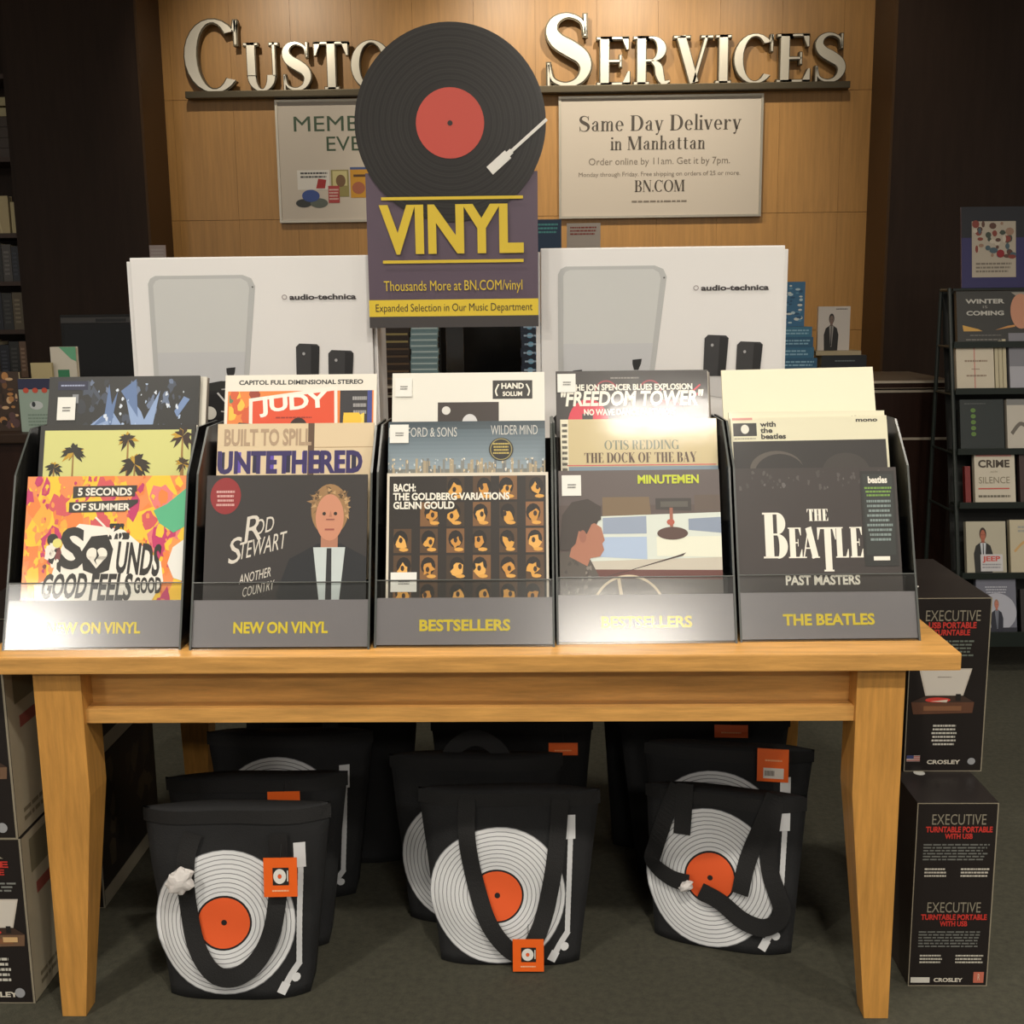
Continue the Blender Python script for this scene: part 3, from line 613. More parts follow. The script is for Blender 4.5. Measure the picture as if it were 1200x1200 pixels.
a.lines(.38, .14, .72, .20, 1, K, 8, fill=.8); a.stroke([(.44, .74), (.52, .66), (.54, .62)], .012, WH, 7); a.ell(.18, .60, .035, .04, K, 7, 12); a.ell(.21, .58, .03, .03, (220, 214, 120), 8, 10)
blotch(a, 14, [K, WH, (120, 60, 60)], .12, .38, .24, .58, (.015, .035), 7, 6); blotch(a, 8, [K], .52, .6, .68, .7, (.01, .03), 7, 8)
sleeve(0, 0, a, 'orange, pink and yellow splashed record cover with bold black lettering, front of leftmost rack', dx=.011, edge=(60, 58, 54))
a = Art(); a.rect(0, 0, 1, 1, (40, 40, 38)); a.rect(.03, 0, .975, .965, (206, 206, 130), 2)
def palm(a, x, y, h, r, c, l):
    a.poly([(x-.008, y-h), (x+.012, y-h), (x+.005, y), (x-.005, y)], (150, 116, 60), l)
    rn = random.Random(int(x*99)+3)
    for k in range(30):
        an = rn.uniform(-1.1, math.pi+1.1); rr = r*rn.uniform(.5, .95); dx, dy = math.cos(an)*rr, math.sin(an)*rr
        a.poly([(x, y), (x+dx*.5-dy*.18, y+dy*.5+dx*.18), (x+dx, y+dy-rr*.25), (x+dx*.5+dy*.18, y+dy*.5-dx*.18)], c if k % 5 else (190, 150, 40), l+1)
palm(a, .22, .82, .6, .09, (44, 40, 28), 3); palm(a, .57, .90, .4, .08, (56, 42, 24), 3); palm(a, .62, .74, .4, .12, (50, 38, 24), 4); palm(a, .92, .92, .3, .09, (60, 36, 24), 3); palm(a, .10, .72, .3, .07, (40, 40, 26), 3); palm(a, .93, .74, .3, .07, (70, 50, 26), 3)
sleeve(0, 1, a, 'yellow record cover with dark palm trees and a black border', dx=.009, edge=(60, 60, 56))
hid(0, 1, 3, ['pale-edged record sleeve right behind the palm tree cover', 'grey-edged record sleeve second behind the palm tree cover', 'pale-edged record sleeve third behind the palm tree cover'], [.010, .011, .011])
a = Art(); a.rect(0, 0, 1, 1, (40, 42, 42)); blotch(a, 50, [(72, 84, 104), (50, 56, 66), (96, 112, 140)], .2, .55, .92, .98, (.01, .035), 2, 21)
for q in ([(.20, .60), (.42, .78), (.5, .66)], [(.30, .66), (.44, .72), (.40, .95), (.38, .75)], [(.56, .66), (.50, .92), (.62, .76), (.66, .66)], [(.62, .66), (.74, .9), (.70, .66)], [(.48, .9), (.58, .98), (.60, .72)], [(.42, .62), (.46, .9), (.40, .74)], [(.84, .76), (.9, .86), (.94, .84), (.86, .72)]): a.poly(q, rnd.choice([(110, 136, 180), (136, 160, 200), (90, 116, 160)]), 3)
blotch(a, 34, [(170, 190, 220), (206, 216, 230)], .3, .62, .9, .95, (.004, .013), 4, 22); a.rect(.06, .91, .26, .97, (34, 40, 74), 3); a.lines(.08, .93, .24, .95, 1, (150, 160, 190), 4); a.rect(.16, .82, .2, .88, (130, 134, 140), 3)
sleeve(0, 2, a, 'dark record cover with icy blue crystal shapes, rear of leftmost rack', dx=-.002, edge=(70, 70, 68), sticker=(.065, .705, .12, .155))
hid(0, 2, 2, ['white-edged record sleeve right behind the icy blue cover', 'grey-edged record sleeve second behind the icy blue cover'], [.010, .011])
# --- rack 2
a = Art(); a.rect(0, 0, 1, 1, (56, 52, 52)); a.ell(.12, .87, .095, .115, (140, 36, 40), 2); a.lines(.06, .80, .18, .91, 4, (206, 160, 156), 3, al='C')
Wt = (206, 200, 190)
def script(a, t, x, y, h, c, l, rot=.25, w=None): a.text(t, x, y, h, c, l, rot=rot, shear=.35, asp=.9, w=w)
script(a, 'R', .23, 0.570, .155, Wt, 3); script(a, 'OD', .30, 0.620, .09, Wt, 3, w=.13); script(a, 'S', .14, 0.440, .15, Wt, 3); script(a, 'TEWART', .21, 0.470, .10, Wt, 3, w=.30); script(a, 'ANOTHER', .22, 0.320, .055, Wt, 3, w=.20); script(a, 'COUNTRY', .24, 0.240, .055, Wt, 3, w=.20)
a.rect(.02, 0, .5, .04, (44, 42, 42), 2)
man(a, .77, -.22, 1.16, (30, 34, 40), (196, 136, 108), (150, 116, 76), (190, 200, 200), (40, 42, 46), 2)
rq = random.Random(77)
for k in range(46):
    an = rq.uniform(-.5, math.pi+.5); r0 = rq.uniform(.075, .115); hx, hy = .77+r0*math.cos(an), .80+r0*1.05*math.sin(an); ax = an+rq.uniform(-.7, .7); L0 = rq.uniform(.02, .04)
    a.poly([(hx-.012*math.sin(ax), hy+.012*math.cos(ax)), (hx+.012*math.sin(ax), hy-.012*math.cos(ax)), (hx+L0*math.cos(ax), hy+L0*math.sin(ax))], rq.choice([(150, 118, 80), (124, 96, 64), (186, 152, 106), (104, 80, 54)]), 3)
a.rect(.748, .715, .80, .722, (140, 84, 74), 7); a.poly([(.765, .735), (.785, .735), (.775, .775)], (176, 118, 92), 7)
sleeve(1, 0, a, 'charcoal record cover with white signature and a fair-haired man in dark suit', dx=.005, edge=(40, 40, 40))
a = Art(); a.rect(0, 0, 1, 1, (214, 194, 160)); a.rect(.58, 0, .62, 1, (110, 84, 64), 2); a.rect(.62, .84, 1, .845, (176, 150, 116), 2)
a.text('BUILT TO SPILL', .04, .86, .10, (170, 146, 120), 3, w=.56, bold=1); a.text('UNTETHERED', -.0, .68, .135, (56, 42, 110), 3, w=.93, bold=1); a.text('UNTETHERED', -.0+.002, .68, .135, (70, 50, 150), 2, w=.93, bold=1); a.text('MOON', .1, .5, .13, (56, 42, 110), 3, w=.4, bold=1)
for k in range(9): a.rect(.02+.105*k, .68, .05+.105*k, .815, (92, 70, 170) if k % 2 else (36, 34, 70), 1)
sleeve(1, 1, a, 'beige record cover with big purple block letters', dx=.009, edge=(200, 180, 150))
a = Art(); a.rect(0, 0, 1, 1, (228, 224, 212)); a.text('CAPITOL FULL DIMENSIONAL STEREO', .5, .935, .028, (60, 60, 60), 2, w=.82, al='C', bold=1)
a.rect(.02, .0, .98, .89, (226, 130, 60), 2); blotch(a, 26, [(230, 190, 70), (206, 90, 50), (150, 60, 40), (90, 130, 90)], .03, .5, .24, .89, (.02, .05), 3, 31); a.rect(.76, .5, .97, .89, (54, 54, 60), 3); a.lines(.84, .72, .94, .86, 3, (150, 150, 150), 4, al='C'); a.rect(.94, .5, .97, .89, (60, 70, 140), 4)
blotch(a, 12, [(236, 190, 60), (240, 206, 90)], .78, .5, .92, .74, (.04, .07), 4, 33)
a.poly([(.17, .5), (.16, .84), (.74, .92), (.75, .5)], WH, 5); a.poly([(.19, .5), (.185, .82), (.72, .89), (.73, .5)], (216, 78, 44), 6); a.text('JUDY', .25, .75, .095, (240, 236, 226), 7, w=.42, bold=1, rot=.08); a.lines(.34, .70, .58, .72, 1, (150, 50, 34), 7); a.ell(.49, .62, .065, .09, (56, 30, 24), 7)
a.poly([(.02, .6), (.1, .68), (.28, .66), (.28, .62), (.12, .6)], (50, 50, 44), 6)
sleeve(1, 2, a, 'record cover with an orange placard on colourful patches under a white heading strip', dx=.006, edge=(190, 186, 176))
hid(1, 2, 1, ['pale-edged record sleeve behind the orange placard cover'], [.004])
# --- rack 3
a = Art(); a.rect(0, 0, 1, 1, (214, 206, 190)); a.rect(.015, .0, .985, .98, (44, 38, 34), 2)
rn = random.Random(41)
for r in range(7):
    for c in range(6):
        if r < 2 and c == 0 or (r == 0 and c < 2): continue
        x0 = .03+c*.163; y1 = .95-r*.165+.03; a.rect(x0+.015, y1-.15, x0+.125, y1, rn.choice([(120, 84, 50), (96, 70, 46), (134, 92, 56), (70, 54, 40)]), 3)
        cx, cy = x0+.07+rn.uniform(-.015, .015), y1-.075
        a.ell(cx, cy+.01, .045, .055, (34, 28, 24), 4, 12); q = []
        for k in range(11):
            rr = rn.uniform(.02, .046); q.append((cx+rr*math.cos(k*.571), cy-.012+rr*1.1*math.sin(k*.571)))
        a.poly(q, rn.choice([(214, 158, 70), (200, 142, 62), (224, 170, 86)]), 5); a.ell(cx+rn.uniform(-.02, .02), cy+rn.uniform(-.015, .01), .012, .018, (60, 40, 28), 6, 7); a.ell(cx+.02, cy-.055, .03, .012, (216, 160, 74), 5, 8)
a.text('BACH:', .04, .885, .045, WH, 8, w=.14, bold=1); a.text('THE GOLDBERG VARIATIONS', .04, .83, .042, WH, 8, w=.72, bold=1); a.text('GLENN GOULD', .04, .775, .042, WH, 8, w=.38, bold=1)
sleeve(2, 0, a, 'record cover with rows of small amber portraits on black, white heading', dx=.005, edge=(196, 190, 176), sticker=(.03, .26, .16, .12))
a = Art(); a.rect(0, 0, 1, 1, (86, 102, 114))
for k in range(12): a.rect(0, 1-.026*(k+1), 1, 1-.026*k, (76+6*k, 92+6*k, 102+6*k), 1+0)
a.rect(0, .5, 1, .69, (120, 122, 116), 2)
rn = random.Random(51)
for k in range(70): x = rn.random(); hh = rn.uniform(.02, .10); a.rect(x, .66, x+.015, .66+hh, rn.choice([(130, 132, 128), (150, 140, 120), (110, 116, 118), (170, 156, 130)]), 2+k % 2)
blotch(a, 60, [(214, 196, 160), (196, 206, 214), (220, 214, 200)], 0, .66, 1, .76, (.003, .008), 5, 52)
a.text('MUMFORD & SONS', .0, .90, .06, (196, 196, 192), 5, w=.44); a.text('WILDER MIND', .655, .91, .06, (196, 196, 192), 5, w=.30)
a.ell(.72, .815, .078, .075, (40, 40, 38), 6); a.ring(.72, .815, .064, .07, (150, 140, 90), 7); a.lines(.665, .78, .775, .86, 4, (190, 170, 90), 7, al='C')
sleeve(2, 1, a, 'blue-grey record cover with a hazy city skyline and round black badge', dx=0, edge=(90, 98, 104), sticker=(.01, .86, .12, .12))
a = Art(); a.rect(0, 0, 1, 1, (226, 224, 214)); a.rect(.66, .82, .92, .945, (44, 42, 38), 2); a.text('HAND', .79, .89, .035, WH, 3, w=.15, al='C', bold=1); a.text('SOLUM', .79, .84, .028, WH, 3, w=.13, al='C', bold=1)
a.stroke([(.69, .84), (.68, .875), (.70, .92)], .01, WH, 3); a.stroke([(.89, .84), (.90, .875), (.88, .92)], .01, WH, 3)
a.rect(.30, .3, .70, .80, (64, 54, 50), 2); a.ell(.355, .745, .028, .028, (214, 212, 206), 3); a.ell(.51, .66, .05, .06, (206, 206, 206), 3)
sleeve(2, 2, a, 'white record cover with a small black badge and dark brown square', dx=.0, edge=(220, 218, 206), sticker=(.02, .84, .11, .125))
# --- rack 4
a = Art(); a.rect(0, 0, 1, 1, (96, 80, 76)); a.rect(0, .78, 1, 1, (104, 92, 90), 2)
a.poly([(.27, .83), (.56, .83), (.57, .72), (.27, .70)], (112, 92, 66), 3); a.poly([(.60, .82), (.82, .82), (.82, .74), (.60, .75)], (60, 54, 50), 3); a.rect(.63, .765, .8, .80, (96, 92, 84), 4); a.rect(.84, .73, 1, .84, (104, 88, 78), 3)
a.poly([(.25, .71), (1, .73), (1, .40), (.16, .42)], (206, 214, 206), 3); a.poly([(.27, .70), (.54, .71), (.54, .60), (.27, .60)], (140, 154, 176), 4); a.poly([(.24, .58), (.54, .58), (.54, .44), (.2, .46)], (164, 184, 212), 4); a.poly([(.80, .69), (1, .70), (1, .6), (.8, .62)], (130, 144, 166), 4); a.poly([(.6, .58), (1, .58), (1, .45), (.6, .46)], (222, 224, 206), 4)
a.poly([(.16, .43), (1, .45), (1, .34), (.16, .36)], (190, 184, 170), 5); a.poly([(.2, .38), (1, .37), (1, .30), (.2, .30)], (110, 54, 44), 5); a.poly([(.3, .34), (.76, .46), (.78, .48), (.72, .46), (.28, .33)], (70, 50, 44), 6)
a.poly([(0, 0), (1, 0), (1, .31), (0, .33)], (84, 76, 70), 5)
a.ell(.70, .60, .095, .04, (92, 60, 50), 6); a.rect(.685, .64, .705, .76, (150, 90, 70), 6); a.ell(.69, .67, .025, .02, (170, 80, 60), 7, 8)
a.poly([(.0, .48), (.1, .50), (.19, .44), (.24, .34), (.28, .2), (.28, 0), (0, 0)], (92, 84, 76), 7); blotch(a, 50, [(120, 112, 104), (76, 68, 62)], .0, .02, .22, .44, (.006, .014), 8, 61)
a.poly([(.07, .50), (.10, .62), (.2, .68), (.26, .64), (.28, .56), (.265, .54), (.275, .50), (.25, .46), (.19, .45), (.17, .40), (.06, .46)], (164, 108, 84), 8); a.poly([(.0, .5), (.02, .72), (.08, .80), (.18, .82), (.26, .77), (.26, .69), (.2, .66), (.17, .60), (.12, .62), (.10, .54), (.06, .50)], (62, 52, 46), 9); a.ell(.145, .585, .022, .04, (150, 96, 76), 10, 12)
a.ring(.42, .12, .21, .225, (206, 190, 160), 9, 30, 20, 165); a.stroke([(.36, .33), (.38, .2), (.42, .12)], .02, (196, 180, 150), 9); a.text('MINUTEMEN', .49, .915, .05, (196, 206, 40), 8, w=.385, bold=1)
sleeve(3, 0, a, 'record cover showing a man seen from behind driving a car', dx=-.007, edge=(70, 66, 62), sticker=(.02, .84, .12, .13))
a = Art(); a.rect(0, 0, 1, 1, (196, 180, 136)); a.rect(0, 0, .05, 1, (220, 214, 190), 2); a.lines(.01, .4, .045, .98, 16, (60, 56, 40), 3, 4)
a.serif('OTIS REDDING', .52, .80, .06, (110, 116, 96), w=.48, al='C', W=.2); a.serif('THE DOCK OF THE BAY', .51, .715, .065, (92, 64, 44), w=.72, al='C', W=.24); a.rect(.04, .695, .99, .702, (196, 90, 90), 2); a.rect(.05, .0, 1, .69, (116, 136, 150), 2)
sleeve(3, 1, a, 'shiny tan record cover with two lines of small serif words', dx=0, edge=(206, 196, 160))
a = Art(); a.rect(0, 0, 1, 1, (48, 42, 40)); RD = (206, 44, 68)
a.ell(.21, .64, .135, .17, RD, 2); a.ell(.73, .64, .135, .16, RD, 2); a.rect(.17, .55, .24, .71, (48, 42, 40), 3); a.rect(.68, .55, .76, .70, (48, 42, 40), 3)
a.ring(.33, .86, .065, .075, (150, 40, 54), 2, 20, 20, 180); a.ring(.62, .86, .065, .075, (150, 40, 54), 2, 20, 0, 160); a.stroke([(.88, .84), (.95, .90)], .01, RD, 2); a.stroke([(.88, .80), (.96, .86)], .01, RD, 2)
a.lines(.36, .94, .55, .96, 1, (130, 126, 120), 3); a.text('THE JON SPENCER BLUES EXPLOSION', .5, .868, .038, WH, 5, w=.80, al='C', bold=1)
a.text('"FREEDOM TOWER"', .02, .765, .092, WH, 6, w=.94, bold=1, shear=.12); a.text('NO WAVE DANCE PARTY 2015', .48, .70, .038, WH, 6, w=.60, al='C', bold=1)
sleeve(3, 2, a, 'black and red record cover with rough white graffiti lettering', dx=-.006, edge=(170, 150, 100), sticker=(.01, .855, .12, .125))
hid(3, 2, 2, ['tan-edged record sleeve behind the black and red cover', 'pale-edged record sleeve farthest behind the black and red cover'], [-.003, .002])
# --- rack 5
a = Art(); a.rect(0, 0, 1, 1, (60, 52, 50)); a.serif('THE', .5, 0.665, .075, WH, w=.135, al='C', W=.3)
a.serif('B', .155, 0.435, .285, WH, w=.15, W=.26); a.serif('E', .31, 0.435, .19, WH, w=.095, W=.28); a.serif('A', .385, 0.435, .19, WH, w=.125, W=.26); a.serif('T', .49, 0.350, .275, WH, w=.125, W=.26); a.serif('L', .60, 0.435, .19, WH, w=.09, W=.28); a.serif('E', .69, 0.435, .19, WH, w=.09, W=.28); a.serif('S', .775, 0.435, .19, WH, w=.10, W=.28); a.text('PAST MASTERS', .51, 0.270, .055, WH, 3, w=.46, bold=1, al='C')
blotch(a, 46, [(92, 86, 84), (110, 106, 104), (78, 72, 70)], .02, .86, .98, .985, (.004, .016), 2, 71)
a.rect(.775, .38, .985, .975, (36, 38, 36), 5); a.rect(.79, .45, .97, .955, (46, 52, 50), 6); a.text('beatles', .88, .90, .04, WH, 7, w=.12, al='C', bold=1); a.lines(.79, .81, .97, .88, 3, (110, 150, 60), 7, 3, 'C'); a.lines(.80, .53, .96, .80, 9, (120, 136, 134), 7, 4, 'C'); a.rect(.83, .415, .93, .44, WH, 7)
sleeve(4, 0, a, 'black record cover with large white serif words and a hanging side label', dx=-.010, edge=(50, 46, 44))
a = Art(); a.rect(0, 0, 1, 1, (218, 214, 186)); a.rect(.01, .985, .14, 1, (206, 140, 130), 2); a.rect(.015, .88, .165, .965, (40, 36, 32), 2); a.ell(.09, .925, .026, .03, (220, 218, 206), 3); a.lines(.02, .855, .16, .872, 1, (150, 146, 126), 2)
a.text('with', .19, .94, .032, (60, 56, 48), 3, w=.10, bold=1); a.text('the', .19, .90, .032, (60, 56, 48), 3, w=.075, bold=1); a.text('beatles', .19, .86, .032, (60, 56, 48), 3, w=.16, bold=1); a.text('mono', .80, .962, .024, (60, 56, 48), 3, w=.14, bold=1)
a.rect(.01, 0, .985, .845, (40, 36, 34), 2); a.ell(.28, .66, .17, .12, (96, 88, 80), 3); a.ell(.3, .62, .165, .14, (40, 36, 34), 4); a.ell(.72, .64, .15, .12, (60, 54, 50), 3)
sleeve(4, 1, a, 'cream-topped record cover over a black picture, small black logo block at its corner', dx=-.004, edge=(206, 200, 180), rot=-.008)
a = Art(); a.rect(0, 0, 1, 1, (220, 216, 190)); a.text('stereo', .78, .95, .026, (96, 92, 80), 2, w=.16)
sleeve(4, 1, a, 'cream record sleeve showing only a thin strip above the black logo block', dx=-.008, dy=.011, dz=.010, edge=(206, 200, 180))
a = Art('paper'); a.rect(0, 0, 1, 1, (232, 226, 200)); sleeve(4, 2, a, 'blank cream record sleeve standing tallest in the rightmost rack', dx=-.008, edge=(226, 220, 196), kind='paper', rot=-.012)
# ================================================================== WHITE TURNTABLE CARTONS on a riser
def riser(x0, x1, z, label):
    t = thing('display_riser', label, 'riser', ((x0+x1)/2, .70, TT)); W = x1-x0; h = z-TT
    bx('riser_top', -W/2, 0, h-.018, W/2, .2, h, BLACKM, t); bx('riser_side', -W/2, .005, 0, -W/2+.018, .195, h-.018, BLACKM, t); bx('riser_side', W/2-.018, .005, 0, W/2, .195, h-.018, BLACKM, t)
riser(-.95, -.40, .99, 'low black riser under the left white carton'); riser(.02, .57, .99, 'low black riser under the right white carton')
def ttcarton(x, z0, ang, label, mir=0):
    W, Hh, D = .566, .53, .17
    t = thing('turntable_carton', label, 'box', (x, .69, z0), (0, 0, ang))
    bx('carton', -W/2, 0, 0, W/2, D, Hh, WHITEC, t, .003); bx('folded_edge', -W/2-.012, .012, .002, -W/2-.001, D-.004, Hh-.008, WHITEC, t, .002); bx('folded_edge', W/2+.001, .012, .002, W/2+.010, D-.004, Hh-.008, WHITEC, t, .002)
    a = Art(); k = 1/282
    def X(p): return p/282
    def Y(p): return 1-p/264
    def rr(pts, c, l): a.poly([(X(p[0]), Y(p[1])) for p in pts], c, l)
    lid = [(20, 152), (20, 30), (23, 24), (29, 21), (132, 21), (142, 25), (146, 34), (132, 152)]
    rr(lid, (186, 188, 188), 1); rr([(26, 152), (26, 32), (29, 27), (34, 25), (130, 25), (137, 29), (139, 36), (126, 152)], (203, 205, 204), 2); rr([(26, 152), (26, 110), (131, 110), (126, 152)], (196, 198, 201), 3)
    a.ell(X(143), Y(35), .004, .004, (90, 90, 90), 3, 8)
    for hx, hy in ((42, 146), (112, 134)): rr([(hx-5, hy-5), (hx+6, hy-6), (hx+5, hy), (hx+2, hy+7), (hx-3, hy+7), (hx-5, hy)], (40, 40, 42), 4)
    rr([(10, 200), (60, 152), (116, 142), (134, 150), (190, 172), (200, 196), (60, 236), (20, 226)], (34, 34, 36), 4); rr([(60, 151), (100, 144), (136, 146), (132, 152), (90, 156)], (44, 46, 44), 5)
    a.ell(X(84), Y(182), .20, .085, (22, 22, 24), 5, 40); a.ring(X(84), Y(182), 0, .03, (200, 198, 190), 6, 20); rr([(20, 226), (60, 236), (200, 196), (200, 206), (60, 250), (20, 238)], (60, 60, 62), 5)
    a.stroke([(X(95), Y(158)), (X(112), Y(178)), (X(128), Y(190))], .008, (196, 196, 196), 7); a.stroke([(X(100), Y(154)), (X(140), Y(152))], .006, (170, 170, 170), 7); a.stroke([(X(98), Y(180)), (X(140), Y(186))], .006, (170, 170, 170), 7)
    a.stroke([(X(130), Y(147)), (X(155), Y(146)), (X(170), Y(150))], .004, (190, 190, 190), 5)
    for sx, sy, sh, sw in ((190, 101, 48, 28), (228, 109, 42, 30)):
        rr([(sx, sy+sh), (sx+1, sy+4), (sx+5, sy), (sx+sw-2, sy+1), (sx+sw+1, sy+4), (sx+sw-2, sy+sh)], (56, 56, 58), 4); rr([(sx+sw-11, sy+sh), (sx+sw-9, sy+2), (sx+sw+1, sy+4), (sx+sw-2, sy+sh)], (34, 34, 36), 5)
        a.ell(X(sx+10), Y(sy+12), .006, .007, (170, 170, 172), 6, 10); rr([(sx, sy+sh), (sx+sw-2, sy+sh), (sx+sw-3, sy+sh+26), (sx, sy+sh+22)], (204, 203, 203), 2)
    a.ring(X(180), Y(47), .008, .011, (150, 140, 140), 4, 16); a.text('audio-technica', X(186), Y(50), .022, (60, 56, 58), 4, w=X(78), bold=1)
    a.build('carton_print', t, flatmap(W, Hh)); return t
ttcarton(-.672, .99, .0, 'white turntable carton on the left of the round record sign'); ttcarton(.292, 1.0, -.0, 'white turntable carton on the right of the round record sign')
# ================================================================== VINYL SIGN
vs = thing('vinyl_sign', 'tall cut-out sign with a giant black record over yellow words, on a clear stem', 'sign', (-.193, .655, TT))
PURP = mat('sign_purple', (92, 78, 92), .35, coat=.3); DISK = mat('disk_black', (38, 36, 34), .3, coat=.3, crough=.2)
V0 = 1.352-TT; V1 = 1.70-TT; dz = 1.806-TT; R = .216
bx('sign_panel', -.196, 0, V0, .196, .005, V1, PURP, vs); bx('acrylic_stem', -.02, .006, .004, .02, .010, V1-.05, ACRY, vs); bx('acrylic_foot', -.06, -.02, 0, .06, .05, .004, ACRY, vs)
b = MB(); b.prism([(R*math.cos(2*math.pi*i/72), dz+R*math.sin(2*math.pi*i/72)) for i in range(72)], -.004, .001, DISK, 'y'); dk = b.build('record_disk', vs)
a = Art(clip=False)
for i in range(26): rr = .092+.0045*i; a.ring(0, 0, rr, rr+(.0012 if i % 5 else .002), (50, 48, 46) if i % 3 else (28, 27, 26), 1, 60)
a.ell(0, 0, .077, .077, (190, 74, 62), 2, 40); a.ell(0, 0, .006, .006, (40, 34, 32), 3, 12)
a.build('disk_print', dk, lambda u, v, o: (u, -.0045-o, dz+v))
b = MB(); d = Vector((.132, 0, .112)).normalized(); n = Vector((-d.z, 0, d.x))
def slab(b, p, q, w0, w1, y0, y1, M):
    lo = [p-n*w0, q-n*w1, q+n*w1, p+n*w0]; b.hexa([(v.x, y0, v.z) for v in lo], [(v.x, y1, v.z) for v in lo], M)
WM = mat('sign_white', (226, 224, 218), .4)
p0 = Vector((.088, 0, dz-.105)); slab(b, p0, p0+d*.055, .011, .011, -.0075, -.0045, WM); slab(b, p0+d*.055, p0+d*.066, .006, .006, -.0075, -.0045, WM); slab(b, p0+d*.066, p0+d*.17, .0035, .0035, -.0075, -.0045, WM); b.build('tonearm', vs)
a = Art(); YL = (212, 184, 52); PW = .392; PH = V1-V0
def vm(u, v, o): return (u*PW-PW/2, -.0052-o, V0+v*.344)
a.rect(.09, .835, .915, .855, YL, 1); a.rect(.09, .425, .915, .445, YL, 1)
a.text('VINYL', .09, .50, .29, YL, 2, w=.82, bold=1)
a.text('Thousands More at BN.COM/vinyl', .5, .245, .065, YL, 2, w=.82, bold=0, al='C'); a.rect(0, .075, 1, .185, (222, 194, 56), 1); a.text('Expanded Selection in Our Music Department', .5, .108, .05, (60, 50, 40), 2, w=.93, al='C'); a.rect(0, 0, 1, .075, (64, 60, 60), 1)
a.build('panel_print', vs, vm)
